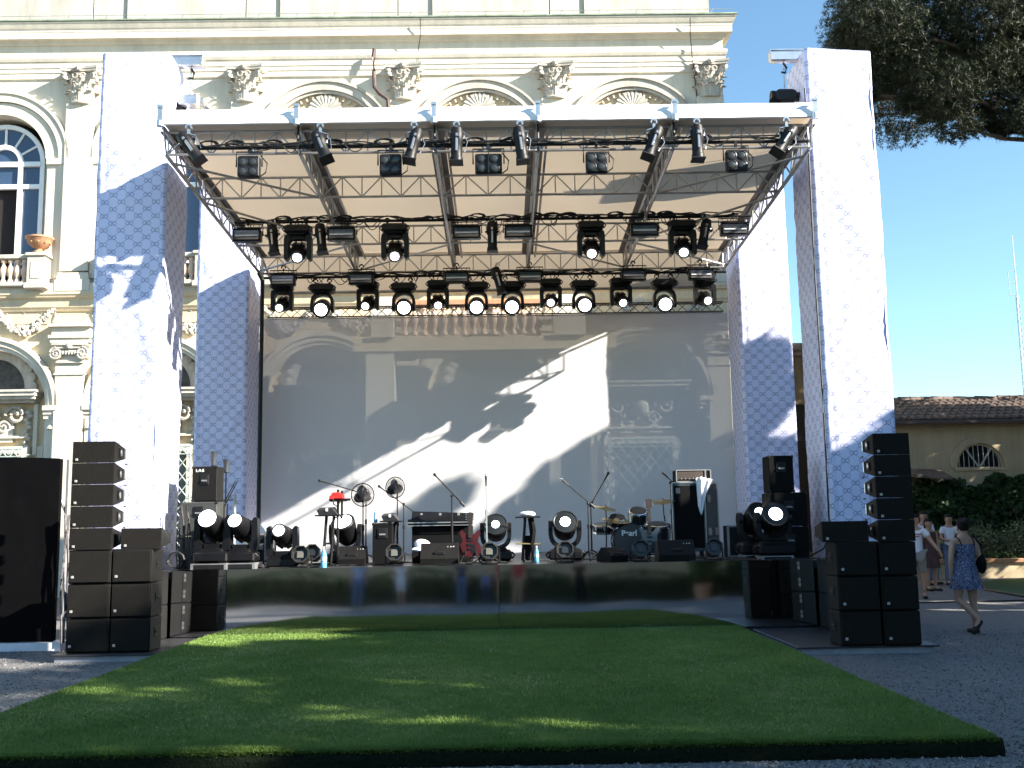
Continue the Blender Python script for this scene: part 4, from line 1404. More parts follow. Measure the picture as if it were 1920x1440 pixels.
def ladder(b, A0, A1, B0, B1, n, r=.026, rw=.014, diag=True):
    A0, A1, B0, B1 = map(Vector, (A0, A1, B0, B1))
    b.tube(A0, A1, r, 8); b.tube(B0, B1, r, 8)
    for k in range(n + 1):
        b.tube(A0.lerp(A1, k / n), B0.lerp(B1, k / n), rw, 6)
        if diag and k < n:
            if k % 2: b.tube(A0.lerp(A1, k / n), B0.lerp(B1, (k + 1) / n), rw, 6)
            else: b.tube(B0.lerp(B1, k / n), A0.lerp(A1, (k + 1) / n), rw, 6)
for i, x in enumerate(RAF):
    b = MB()
    ladder(b, (x, YF - .02, rz(YF) - .04), (x, YR, rz(YR) - .04), (x, YF + .15, rz(YF) - TH), (x, YR, rz(YR) - TH), 12, .030, .014)
    if i in (1, 2, 3, 4):
        b.tube((x + .16, YF + .1, rz(YF) - .06), (x + .16, YR, rz(YR) - .06), .022, 6)
    b.build('rafter', M_ALU, roof)
for Y in (YF + .12, 16.85, 19.35, 21.2):
    for a, c in zip(RAF, RAF[1:]):
        b = MB()
        ladder(b, (a + .03, Y, rz(Y) - .05), (c - .03, Y, rz(Y) - .05), (a + .03, Y, rz(Y) - TH + .01), (c - .03, Y, rz(Y) - TH + .01), 6 if c - a > 1.8 else 4, .022, .012)
        b.build('cross_truss', M_ALU, roof)
# wind bracing
b = MB()
for xa, xb in ((RAF[0], RAF[1]), (RAF[5], RAF[4])):
    b.tube((xa, YF + .5, rz(YF) - TH), (xb, 16.85, rz(16.85) - TH), .022, 6); b.tube((xa, 17.0, rz(17) - TH), (xb, 19.3, rz(19.3) - TH), .022, 6); b.tube((xa, 21.0, rz(21) - TH), (xb, 19.5, rz(19.3) - TH), .022, 6)
b.tube((RAF[2], 19.4, rz(19.4) - TH), (RAF[1], 21.1, rz(21) - TH), .02, 6); b.tube((RAF[3], 19.4, rz(19.4) - TH), (RAF[4], 21.1, rz(21) - TH), .02, 6)
b.build('brace', M_ALU, roof)
cl_me = None
for x in RAF:
    b = MB(); b.M = T(x, YF - .19, rz(YF) + .1)
    b.b2(-.035, -.015, -.15, .035, .02, .10); b.b2(-.04, -.03, .10, .04, .06, .14); b.tube((0, -.0, -.18), (0, 0, -.10), .05, 8)
    b.build('edge_clamp', M_ALU2, roof)
# lighting bars with cables tied along them
BAR1 = (14.83, 7.275); BAR2 = (18.2, 7.145); BAR3 = (21.0, 6.80)
rr = random.Random(9)
BARS = []
for i, ((Y, z), xa, xb) in enumerate(((BAR1, RX0 + .35, RX1 - .1), (BAR2, -4.75, 4.6), (BAR3, -4.85, 4.75))):
    b = MB(); b.tube((xa, Y, z), (xb, Y, z), .027, 8)
    for x in RAF[1:5]: b.tube((x, Y, z), (x, Y + .05, rz(Y) - .05 if i == 0 else rz(Y) - TH), .018, 6)
    lb = b.build('lighting_bar', M_BLK, roof)
    BARS.append(lb)
    b = MB()
    for k in range(4):
        pts = []
        x = xa + rr.random() * .5
        while x < xb - .1:
            pts.append((x, Y - .03 + rr.uniform(-.03, .03), z + .03 + rr.uniform(-.035, .06)))
            x += rr.uniform(.10, .45)
        b.path(pts, .011, 5)
    for k in range(26 if i else 12):                                          # coils and drooping tails
        x = rr.uniform(xa + .1, xb - .2); w_ = rr.uniform(.10, .42); dr = rr.uniform(.03, .20) * (1 if i else .5)
        b.path([(x + w_ * t / 8, Y - .05, z - dr * math.sin(PI * t / 8)) for t in range(9)], .008, 4)
    for k in range(10):
        x = rr.uniform(xa + .2, xb - .3)
        for q in range(3):
            b.path([(x + .13 * math.cos(t * .7) + q * .02, Y - .03 - q * .012, z + .05 + .05 * math.sin(t * .7)) for t in range(10)], .011, 4)
    b.build('cables', M_CABLE, lb)
# black drop pole and cable at the left edge of the backdrop
b = MB(); p0 = pY(493, 530, 21.6); 
b.tube((p0.x, 21.55, SZ), (p0.x, 21.55, 6.9), .045, 8); b.tube((p0.x, 21.55, 6.85), (RX0, 21.0, 6.9), .03, 6)
tag(b.build('black_pole', M_BLK), 'black upright pole beside the left edge of the backdrop', 'pole')

# ---- backdrop
bd = thing('backdrop_screen', 'grey-white gauze backdrop stretched across the rear of the stage', 'backdrop', (0, 22.8, SZ))
Bx0, Bx1, Bz = -5.27, 5.15, 6.30 - SZ
b = MB(); b.grid(lambda u, v: (Bx0 + (Bx1 - Bx0) * u, .01 * fbm(u * 6, v * 3) , .0 + Bz * v), 40, 20)
b.build('cloth', M_SCRIM, bd)
b = MB()
zl, zh = Bz + .03, Bz + .25
for Y in (-.02, .16):
    b.tube((Bx0 + .1, Y, zl), (Bx1 - .1, Y, zl), .016, 6); b.tube((Bx0 + .1, Y, zh), (Bx1 - .1, Y, zh), .016, 6)
k = 0; x = Bx0 + .1
while x < Bx1 - .3:
    b.tube((x, -.02, zl), (x + .24, -.02, zh), .009, 5); b.tube((x + .24, -.02, zl), (x, -.02, zh), .009, 5); x += .27
b.build('top_truss', mat('dull_truss', (.07, .06, .05), .5, .3), bd)
for x in (Bx0 - .03, Bx1 + .03):
    b = MB(); b.tube((x, .02, 0), (x, .02, zh), .02, 6); b.build('side_pole', M_ALU, bd)

# ---- chain hoists and head beams
def hoist(label, xb0, xb1, zbeam, xm, zm, body, y):
    h = thing('chain_hoist', label, 'hoist', (xm, y, zm), group='chain hoists at the tower heads')
    b = MB(); b.bbox((0, 0, 0), (.34, .24, .22), .04); b.tube((-.17, 0, .02), (-.24, 0, .02), .09, 10); b.tube((.17, 0, 0), (.23, 0, 0), .08, 10)
    b.build('motor', body, h)
    b = MB(); b.lathe([(.05, -.26), (.11, -.24), (.10, -.05), (.05, -.02)], 10, T(-.17, 0, 0)); b.build('chain_bag', M_CLOTH, h)
    b = MB()
    L = zbeam - zm
    nlk = int(L / .045)
    for k in range(nlk):
        M0 = b.M; b.M = T(0, 0, .12 + k * (L - .12) / nlk) @ rotM('Z', (k % 2) * PI / 2)
        b.path([(.012 * math.cos(t * PI / 4), 0, .03 * math.sin(t * PI / 4)) for t in range(9)], .006, 4); b.M = M0
    b.build('chain', M_ALU2, h)
    b = MB(); b.path([(0, 0, L - .05), (.05, 0, L - .13), (.03, 0, L - .22), (-.04, 0, L - .21)], .02, 6); b.build('hook', M_BLK, h)
    b = MB(); x0_, x1_ = sorted((xb0 - xm, xb1 - xm)); b.bbox(((x0_ + x1_) / 2, 0, L + .06), (x1_ - x0_, .16, .17), .01); b.b2(x0_, -.10, L + .14, x1_, .10, L + .155); b.build('head_beam', M_ALU2, h)
p = pY(1443, 107, 16.45); m_ = pY(1472, 182, 16.45)
hoist('black chain hoist hanging from the beam of the front right tower', 5.3, p.x, p.z - .06, m_.x, m_.z, M_BLK, 16.45)
p = pY(383, 117, 16.45); m_ = pY(357, 192, 16.45)
hoist('silver chain hoist hanging from the beam of the front left tower', -5.5, p.x, p.z - .06, m_.x, m_.z, M_ALU2, 16.45)

# ---- risers for the loudspeakers
M_PLY = mat('painted_ply', (.26, .27, .30), .7, var=.2, bump=.2)
for lab, xa, xb, ya, yb in (('flat grey riser under the left loudspeaker stacks', pZ(95, 1243, 0).x, -4.37, pZ(150, 1243, 0).y, 15.4), ('flat grey riser under the right loudspeaker stacks', 3.62, pZ(1755, 1222, 0).x, pZ(1620, 1227, 0).y, 15.3)):
    r_ = thing('speaker_riser', lab, 'platform', ((xa + xb) / 2, (ya + yb) / 2, 0), group='risers under the loudspeakers')
    w, d = xb - xa, yb - ya
    b = MB(); b.bbox((0, 0, .0885), (w, d, .021), .006); b.build('top_board', M_DECK, r_, smooth=0)
    b = MB(); b.b2(-w / 2 + .05, -d / 2 + .04, 0.0, w / 2 - .05, -d / 2 + .08, .078); b.b2(-w / 2 + .05, d / 2 - .08, 0.0, w / 2 - .05, d / 2 - .04, .078); b.b2(-w / 2 + .05, -d / 2 + .08, 0, -w / 2 + .1, d / 2 - .08, .078); b.b2(w / 2 - .1, -d / 2 + .08, 0, w / 2 - .05, d / 2 - .08, .078)
    b.build('frame', M_PLY, r_, smooth=0)
# the carpet is notched by the riser: nothing to cut, the riser stands above it

# ================================================================ lighting
def clampmesh(b, z=0, s=1):
    b.arc(0, z, .028, .05, -.025, .025, -.3, PI + .3, 10)
    b.b2(-.015, -.02, z - .10 * s, .015, .02, z - .03 * s) if s > 0 else None
def moving_head(label, loc, kind, hang, aimv, scale=1.0, group=None, rz_=0, lens=None, lit=True):
    """yoke moving light: base, yoke, head > lens; hang = -1 hangs below its origin, +1 stands on it"""
    t = thing('moving_head', label, 'stage light', loc, rz_, group, scale)
    s = hang
    def Z(z0, z1): return sorted((s * z0, s * z1))
    wash = kind == 'wash'
    b = MB()
    z0, z1 = Z(.0, .17)
    bw, bd_ = (.46, .36) if not wash else (.48, .38)
    off = 0 if s > 0 else -.08
    b.bbox((0, 0, (z0 + z1) / 2 + off), (bw, bd_, .16), .035)
    b.bbox((0, 0, (z0 + z1) / 2 + off + s * .06), (bw * .7, bd_ * .8, .12), .03)
    for sx in (-1, 1): b.path([(sx * bw * .5, -.1, (z0 + z1) / 2 + off + .05), (sx * (bw * .5 + .04), -.1, (z0 + z1) / 2 + off), (sx * bw * .5, -.1, (z0 + z1) / 2 + off - .05)], .014, 6)
    if s < 0:
        for sx in (-.14, .14):
            b.arc(sx, 0, .03, .052, -.025, .025, -.4, PI + .4, 10); b.b2(sx - .02, -.02, -.1, sx + .02, .02, -.025)
    else:
        for sx in (-1, 1):
            for sy in (-1, 1): b.tube((sx * .17, sy * .13, 0), (sx * .17, sy * .13, .03), .03, 8)
    b.build('base', M_BLKP, t)
    o = off + s * .16
    piv = o + s * (.34 if not wash else .31)
    b = MB()
    yw = .215 if not wash else .235
    if wash:                                     # hooped yoke
        n = 18
        prev = None
        R_ = yw
        pts = []
        for k in range(n + 1):
            a = PI * k / n
            x = math.cos(a) * R_ * (1 + .04 * math.sin(2 * a) ** 2); z = piv - s * (math.sin(a) ** .62) * abs(piv - o) * 1.0
            pts.append((x, z))
        for (xa, za), (xb, zb_) in zip(pts, pts[1:]):
            ca = Vector((xa, 0, za)); cb = Vector((xb, 0, zb_))
            ia = Vector((xa * .76, 0, piv + (za - piv) * .80)); ib = Vector((xb * .76, 0, piv + (zb_ - piv) * .80))
            b.hexa([(ca.x, -.085, ca.z), (cb.x, -.085, cb.z), (ib.x, -.085, ib.z), (ia.x, -.085, ia.z), (ca.x, .085, ca.z), (cb.x, .085, cb.z), (ib.x, .085, ib.z), (ia.x, .085, ia.z)])
        for sx in (-1, 1): b.tube((sx * yw, 0, piv), (sx * yw * .74, 0, piv), .10, 14)
    else:
        x_, y_ = (.205, .08)
        z0, z1 = sorted((o, o + s * .10)); b.hexa([(-.13, -y_, z0 if s > 0 else z0), (.13, -y_, z0), (.13, y_, z0), (-.13, y_, z0), (-.13, -y_, z1), (.13, -y_, z1), (.13, y_, z1), (-.13, y_, z1)])
        for sx in (-1, 1):
            pl = [(sx * .10, o), (sx * .235, o + s * .02), (sx * .25, o + s * .10), (sx * .245, piv + s * .12), (sx * .20, piv + s * .15), (sx * .16, piv + s * .10), (sx * .165, o + s * .16), (sx * .11, o + s * .09)]
            if sx * s < 0: pl = pl[::-1]
            b.prism(pl, -y_, y_)
    b.tube((0, 0, o - s * .02), (0, 0, o + s * .02), .09, 14)
    b.build('yoke', M_BLKP, t)
    # head, aimed along aimv (local)
    M = T(0, 0, piv) @ aim(aimv)
    b = MB()
    if wash:
        b.lathe([(.05, -.20), (.12, -.19), (.155, -.12), (.165, .02), (.175, .08), (.18, .17), (.165, .185), (.15, .175)], 20, M)
        lr = .128; lz = .172
    else:
        b.lathe([(.06, -.30), (.11, -.28), (.145, -.20), (.15, -.02), (.148, .06), (.125, .17), (.115, .27), (.10, .285), (.085, .27)], 16, M)
        lr = .078; lz = .268
        for k in range(6):
            M0 = b.M; b.M = M @ rotM('Z', k * PI / 3); b.box((.14, 0, -.13), (.05, .09, .16)); b.M = M0
    hd_ = b.build('head', M_BLKP, t)
    b = MB(); b.lathe([(lr * 1.22, lz - .004), (lr * 1.22, lz + .004), (lr * 1.02, lz + .009)], 20, M); b.build('lens_rim', M_LENSRIM, hd_)
    if lens is None: lens = lr
    b = MB(); b.lathe([(lens, lz + .004), (lens * .98, lz + .012), (lens * .6, lz + .024), (.004, lz + .029)], 20, M); b.build('lens', M_LENS if lit else M_GLASSD, hd_)
    return t

rr = random.Random(4)
G2 = 'moving heads on the middle lighting bar'
nm = ['leftmost', 'second from left', 'third from left', 'rightmost']
for i, (x, a) in enumerate(((560, .1), (741, .05), (1107, -.05), (1278, -.1))):
    X_ = pY(x, 420, BAR2[0]).x
    moving_head('black moving head with a small bright lens, %s on the middle lighting bar' % nm[i], (X_, BAR2[0], BAR2[1]), 'spot', -1, (-a * .0 + (CAM.x - X_) * .03, -1.0, -.62), 1.0, G2)
G3 = 'moving heads on the rear lighting bar'
row3 = [(530, 's'), (605, 'w'), (690, 's'), (757, 'w'), (821, 's'), (893, 'w'), (960, 'w'), (1032, 's'), (1093, 'w'), (1163, 's'), (1244, 'w'), (1320, 's')]
for i, (x, k) in enumerate(row3):
    X_ = pY(x, 520, BAR3[0]).x
    moving_head('%s moving head from the left on the rear lighting bar, %s' % (ORD[i], 'hooped yoke and wide lens' if k == 'w' else 'angular yoke and narrow lens'), (X_, BAR3[0], BAR3[1] - .02 - (.06 if k == 'w' else .02)), 'wash' if k == 'w' else 'spot', -1, (rr.uniform(-.12, .12), -1.0, -.42 + rr.uniform(-.08, .08)), 1.02 if k == 'w' else .92, G3)

def strobe(label, loc, group):
    t = thing('strobe_light', label, 'stage light', loc, 0, group)
    b = MB(); b.bbox((0, 0, -.27), (.50, .16, .22), .015); b.b2(-.26, -.10, -.165, .26, -.06, -.15); b.b2(-.26, -.10, -.39, .26, -.06, -.375)
    b.build('housing', M_BLKP, t)
    b = MB()
    def rf(u, v): 
        a = PI * v
        return (-.215 + .43 * u, -.085 - .03 + .028 * math.sin(a), -.36 + .165 * v)
    b.grid(rf, 2, 10); b.build('reflector', M_REFL, t)
    b = MB(); b.tube((-.2, -.10, -.285), (.2, -.10, -.285), .012, 8); b.build('tube', M_WHITE, t)
    b = MB(); b.path([(-.27, 0, -.27), (-.27, 0, -.06), (.27, 0, -.06), (.27, 0, -.27)], .012, 6); b.path([(-.2, .05, -.10), (.2, .05, -.10)], .01, 6); b.arc(0, 0, .03, .05, -.02, .02, -.4, PI + .4, 10); b.b2(-.015, -.02, -.07, .015, .02, -.025)
    for k in range(5): b.tube((-.2 + .1 * k, 0.02, -.06), (-.2 + .1 * k, .02, -.16), .006, 4)
    b.build('bracket', M_BLK, t)
    return t
base = None
for row, (bar, xs, dz, g_) in enumerate(((BAR2, (463, 640, 875, 972, 1209, 1378), 0, 'strobes on the middle lighting bar'), (BAR3, (535, 680, 857, 993, 1185, 1310), .10, 'strobes on the rear lighting bar'))):
    for i, x in enumerate(xs):
        X_ = pY(x, 440 if row == 0 else 512, bar[0] - .12).x
        lab = '%s rectangular strobe from the left on the %s lighting bar' % (ORD[i], 'middle' if row == 0 else 'rear')
        loc = (X_, bar[0] - (.06 if row == 0 else .30), bar[1] + (0 if row == 0 else .14))
        if base is None: base = strobe(lab, loc, g_)
        else:
            o = dup(base, lab, loc); o['group'] = g_

def profile(label, loc, tilt, roll, group):
    """long ellipsoidal spot hanging from a hook clamp"""
    t = thing('profile_spot', label, 'stage light', loc, 0, group)
    b = MB(); b.arc(0, 0, .03, .052, -.025, .025, -.4, PI + .4, 10); b.b2(-.02, -.02, -.10, .02, .02, -.025); b.path([(-.10, 0, -.26), (-.11, 0, -.12), (0, 0, -.09), (.11, 0, -.12), (.10, 0, -.26)], .012, 6)
    b.build('bracket', M_ALU2, t)
    M = T(0, 0, -.26) @ rotM('Y', roll) @ rotM('X', tilt)
    b = MB(); b.lathe([(.05, .22), (.085, .20), (.10, .10), (.10, -.02), (.085, -.04), (.085, -.26), (.095, -.27), (.095, -.33), (.075, -.33)], 14, M)
    for k in range(4):
        M0 = b.M; b.M = M @ rotM('Z', k * PI / 2); b.box((.105, 0, .02), (.05, .07, .02)); b.M = M0
    b.M = M; b.b2(-.10, -.10, -.35, .10, .10, -.335); b.M = Matrix.Identity(4)
    bo = b.build('barrel', M_BLK, t)
    b = MB(); b.M = M; b.tube((0, -.105, -.2), (0, -.105, .08), .02, 6); b.path([(.1, 0, .1), (.16, 0, 0), (.12, .02, -.16)], .008, 4); b.build('fittings', M_ALU2, bo)
    return t
PF = [(345, .2, -.62), (603, .35, -.38), (778, .25, .22), (857, .1, .02), (975, .1, -.10), (1225, .25, .38), (1305, .1, .02), (1487, .3, .62)]
for i, (x, ti, ro) in enumerate(PF):
    X_ = pY(x, 268, BAR1[0]).x
    if i in (0, 7): X_ += (-.12 if i == 7 else .1)
    profile('%s long black spotlight from the left along the roof front edge' % ORD[i], (X_, BAR1[0] - .11, BAR1[1] + .28), -ti, ro, 'profile spots along the roof front')
for i, (x, ti, ro) in enumerate(((512, .1, -.12), (602, .1, -.12), (923, .0, .0), (1322, .2, .25))):
    X_ = pY(x, 440, BAR2[0]).x
    profile('%s long black spotlight from the left on the middle lighting bar' % ORD[i], (X_, BAR2[0] - .02, BAR2[1]), -ti, ro, 'profile spots on the middle lighting bar')
X_ = pY(938, 555, BAR3[0] - .3).x
profile('single long black spotlight hanging tilted among the rear moving heads', (X_ - .05, BAR3[0] - .35, BAR3[1] + .12), .0, -.25, None)

def blinder(label, loc, wide, group):
    t = thing('blinder_light', label, 'stage light', loc, 0, group)
    w = .40 if wide else .32
    b = MB(); b.bbox((0, 0, -.29), (w, .13, .33 if not wide else .30), .02)
    if wide: b.b2(-.008, -.10, -.44, .008, -.066, -.14)
    b.build('housing', M_BLK, t)
    b = MB(); b.path([(-w / 2 - .03, 0, -.28), (-w / 2 - .03, 0, -.05), (w / 2 + .03, 0, -.05), (w / 2 + .03, 0, -.28)], .012, 6); b.b2(-.02, -.02, -.06, .02, .02, .03)
    b.path([(w / 2, .03, -.1), (w / 2 + .10, .03, -.22), (w / 2 + .08, .03, -.36), (w / 2, .03, -.42)], .01, 5)
    b.build('bracket', M_BLK, t)
    for sx in (-1, 1):
        for sz in (-1, 1):
            M = T(sx * w * .235, -.062, -.29 + sz * .072) @ rotM('X', PI / 2)
            b = MB(); b.lathe([(.066, 0), (.070, .012), (.060, .016), (.058, .004)], 18, M); rim = b.build('lamp_rim', M_GLASSD, t)
            b = MB(); b.lathe([(.057, .004), (.04, .012), (.003, .015)], 16, M); b.build('lamp_glass', mat('blinder_glass', (.05, .053, .053), .3, .3, var=.2), rim)
    return t
for i, (x, wd) in enumerate(((468, 0), (733, 0), (916, 1), (1118, 0), (1380, 0))):
    X_ = pY(x, 300, BAR1[0]).x
    blinder('%s four-lamp black blinder light from the left below the roof front edge' % ORD[i], (X_, BAR1[0] - .02, BAR1[1] - .02), wd, 'four-lamp blinders on the front bar')

# ---- lights standing on the stage floor
def floorY(x, y): return pZ(x, y, SZ)
FG = 'moving heads on the stage floor'
case_me = None
def light_case(label, loc, w=.56, d=.5, h=.09):
    t = thing('light_base_case', label, 'case', loc, group='low cases under the floor lights')
    b = MB(); b.bbox((0, 0, h / 2), (w, d, h), .012); b.build('box', M_BLK, t)
    b = MB()
    for sx in (-1, 1):
        b.b2(sx * w / 2 - .02, -d / 2 - .004, 0, sx * w / 2 + .02, d / 2 + .004, h + .004)
    b.b2(-w / 2, -d / 2 - .005, h - .014, w / 2, -d / 2 + .012, h + .003); b.build('aluminium_edge', M_ALU, t)
    return t
FL = [('black floor moving head with a bright lens before the left grey cabinets', 400, 16.0, 'spot', (-.10, -1, .42), 1.12, .12, .09),
      ('second floor moving head from the left, lens aimed at the lawn', 452, 16.05, 'spot', (-.14, -1, .40), 1.06, .10, .09),
      ('floor moving head with a white panel under its lens, left of the red device', 530, 16.1, 'spot', (-.04, -1, .30), .98, .085, 0),
      ('floor moving head behind the red device stand', 648, 17.6, 'wash', (-.2, -.7, .8), 1.15, .14, 0),
      ('floor moving head with a greenish lens beside the silver microphone stand', 930, 17.6, 'wash', (.0, -1, .45), 1.12, .06, 0),
      ('floor moving head with a bright oval lens in the stage middle', 1060, 17.2, 'wash', (.0, -1, .50), 1.15, .075, 0),
      ('floor moving head turned sideways left of the brightest right lens', 1418, 17.0, 'wash', (.3, -1, .55), 1.2, .085, .05),
      ('floor moving head with the brightest lens at the right stage end', 1452, 16.4, 'wash', (.0, -1, .42), 1.2, .09, .05)]
for lab, x, Y, k, av, sc, ln, up in FL:
    X_ = pY(x, 1040, Y).x
    if up > .06: light_case('low black case under the %s floor light' % ('leftmost' if x == 400 else 'second'), (X_, Y, SZ), .50)
    moving_head(lab, (X_, Y, SZ + up), k, 1, av, sc, FG, lens=ln)
    if .04 < up < .06:
        light_case('low black case under the right floor light %s' % ('turned sideways' if x < 1430 else 'with the brightest lens'), (X_, Y, SZ), .46, .4, .05)
def par(label, X_, Y, rz_=0, lit=None):
    t = thing('par_light', label, 'stage light', (X_, Y, SZ), rz_, 'small octagonal floor lights')
    M = T(0, 0, .17) @ aim((0, -1, .28))
    b = MB(); b.lathe([(.05, -.20), (.09, -.18), (.115, -.05), (.125, .06), (.14, .10), (.14, .16), (.12, .16), (.11, .10)], 8, M @ rotM('Z', PI / 8))
    can = b.build('can', mat('par_black', (.03, .028, .025), .45, .2), t)
    b = MB(); b.M = M; b.b2(-.05, -.05, .11, .05, .05, .125); b.build('lamp', M_GLASSD if lit is None else lit, can)
    b = MB(); b.path([(-.15, 0, .17), (-.15, .0, .05), (-.10, 0, .012), (.10, 0, .012), (.15, 0, .05), (.15, 0, .17)], .012, 6); b.path([(-.12, -.02, .012), (-.12, -.16, .012), (.12, -.16, .012), (.12, -.02, .012)], .010, 6); b.build('bracket', M_BLK, t)
    return t
M_PARW = mat('par_face', (.16, .15, .12), .4, .2)
for lab, x, Y, lit in (('octagonal par light left of the first blue water bottle', 566, 16.0, M_PARW), ('octagonal par light with a yellow mark behind the first par light', 588, 17.2, None), ('octagonal par light beside the black speaker box', 741, 16.2, M_PARW), ('octagonal par light at the foot of the silver microphone stand', 918, 16.0, M_PARW),
                     ('octagonal par light before the bright oval floor light', 1059, 16.2, M_GLASSD), ('octagonal par light before the bass drum', 1200, 16.1, M_GLASSD), ('octagonal par light before the tall flight case', 1337, 16.1, M_GLASSD)):
    par(lab, pY(x, 1045, Y).x, Y, 0, lit)

# ================================================================ loudspeakers
def subwoofer(label, loc, w, d, h, group, badge=True, rz_=0, side=1, cab=None):
    t = thing('subwoofer', label, 'loudspeaker', loc, rz_, group)
    b = MB(); b.bbox((0, d / 2, h / 2), (w, d, h - .006), .012); b.build('cabinet', cab or M_CAB, t, smooth=20)
    b = MB(); b.bbox((0, -.012, h / 2), (w - .03, .03, h - .035), .008); gr = b.build('grille', M_GRILLE, t, smooth=20)
    if badge:
        b = MB(); b.bbox((-w / 2 + .065, -.03, .09), (.034, .012, .034), .003); b.build('badge', mat('badge', (.45, .44, .42), .4, .3), gr)
    b = MB(); b.M = T(side * (w / 2 + .001), d * .55, h * .55); b.box((0, 0, 0), (.012, .16, .12)); b.tube((side * .006, -.06, 0), (side * .006, .06, 0), .014, 6)
    b.build('handle', M_BLK, t)
    return t
def array_box(label, loc, w, d, h, group, rz_=0, side=1, yawd=0):
    """wedge-sided line array box: the rear is lower than the front"""
    t = thing('line_array_speaker', label, 'loudspeaker', loc, rz_, group)
    b = MB()
    k = h * .27
    b.hexa([(-w / 2, 0, .003), (w / 2, 0, .003), (w / 2 - .02, d, k), (-w / 2 + .02, d, k), (-w / 2, 0, h - .003), (w / 2, 0, h - .003), (w / 2 - .02, d, h - k), (-w / 2 + .02, d, h - k)])
    b.build('cabinet', M_CAB, t, smooth=20)
    b = MB(); b.bbox((0, -.01, h / 2), (w - .004, .024, h - .003), .003); gr = b.build('grille', M_GRILLE, t, smooth=20)
    b = MB(); b.bbox((-w / 2 + .06, -.026, .045), (.032, .012, .032), .003); b.build('badge', MATS['badge'], gr)
    b = MB(); b.M = T(side * (w / 2 - .004), d * .45, h / 2); b.box((0, 0, 0), (.03, .10, h * .42)); b.build('handle_plate', M_BLK, t)
    b = MB(); b.M = T(side * (w / 2 + .008), d * .45, h / 2); b.ball((0, -.0, 0), (.012, .03, h * .17), 8); b.build('handle', M_ALU2, t)
    b = MB(); b.tube((side * (w / 2 - .01), d * .86, k), (side * (w / 2 - .01), d * .86, h - k), .012, 6); b.tube((side * (w / 2 - .01), d * .86, .0), (side * (w / 2 + .03), d * .86, .0), .01, 5); b.build('rigging_pin', M_ALU2, t)
    return t
RZ = .10
def stacks(side, Yc, xa, xb, xc, xd, topA, topB, nm):
    """side +1: left of the picture.  xa..xb tall column, xc..xd low column (pixels of the front faces)"""
    A0 = pY(xa, 1100, Yc).x; A1 = pY(xb, 1100, Yc).x
    B0 = pY(xc, 1100, Yc).x; B1 = pY(xd, 1100, Yc).x
    zt = pY((xa + xb) / 2, topA, Yc).z
    zsub = pY((xa + xb) / 2, topB, Yc).z
    hs = (zsub - RZ) / 3; ha = (zt - zsub) / 5
    pos = ['bottom', 'middle', 'top']
    for k in range(3):
        subwoofer('%s black subwoofer under the %s tall line array column' % (pos[k], nm), ((A0 + A1) / 2, Yc, RZ + k * hs), A1 - A0, .62, hs, '%s loudspeaker stack' % nm, side=side)
    for k in range(5):
        array_box('%s black wedge-shaped array box from the bottom of the %s tall column' % (ORD[k], nm), ((A0 + A1) / 2, Yc, zsub + k * ha), A1 - A0, .46, ha, '%s loudspeaker stack' % nm, side=side)
    for k in range(3):
        subwoofer('%s black subwoofer of the %s short column next to the tall one' % (pos[k], nm), ((B0 + B1) / 2, Yc + .02, RZ + k * hs), B1 - B0, .44, hs, '%s loudspeaker stack' % nm, side=side)
    return A0, A1, B0, B1, hs, ha, zsub
A0, A1, B0, B1, hs, ha, zsub = stacks(1, 13.75, 127, 207, 208, 283, 828, 1031, 'left')
array_box('single black array box lying on the short left subwoofer column', ((B0 + B1) / 2 + .10, 13.80, zsub + .002), B1 - B0 + .0, .55, .27, 'left loudspeaker stack', rz_=.06, side=-1)
A0r, A1r, B0r, B1r, hsr, har, zsubr = stacks(-1, 13.0, 1653, 1722, 1572, 1650, 812, 1015, 'right')
array_box('single black array box lying on the short right subwoofer column', ((B0r + B1r) / 2 - .12, 13.05, zsubr + .002), B1r - B0r + .05, .55, .26, 'right loudspeaker stack', rz_=-.10, side=1)
def side_stack(label_, xin, ya, yb, top, nm, side):
    '''a pair of deep boxes between the short column and the stage front; its inner face shows'''
    px_ = 313 if side > 0 else 1536
    zt = pY(px_, top, ya).z
    h = (zt - RZ) / 2
    w, d = .36, yb - ya
    for k in range(2):
        t = thing('subwoofer', '%s black subwoofer with connector plates %s' % (('lower', 'upper')[k], label_), 'loudspeaker', (xin - side * w / 2, ya, RZ + k * h), 0, '%s loudspeaker stack' % nm)
        b = MB(); b.bbox((0, d / 2, h / 2), (w, d, h - .006), .012); b.build('cabinet', M_CAB, t, smooth=20)
        b = MB(); b.bbox((0, -.012, h / 2), (w - .03, .03, h - .035), .008); b.build('grille', M_GRILLE, t, smooth=20)
        b = MB(); b.bbox((side * (w / 2 + .001), d * .42, h / 2), (.012, .13, h * .9), .004); pl_ = b.build('connector_plate', M_BLK, t)
        for zq in (.22, .36, .72, .86):
            b = MB(); b.bbox((side * (w / 2 + .008), d * .42, h * zq), (.016, .085, .055), .005); b.build('connector', M_ALU2, pl_)
side_stack('between the left short column and the mirrored stage front', -4.89, 14.55, 15.44, 1075, 'left', 1)
side_stack('between the right short column and the mirrored stage front', 4.64, 14.3, 15.44, 1052, 'right', -1)
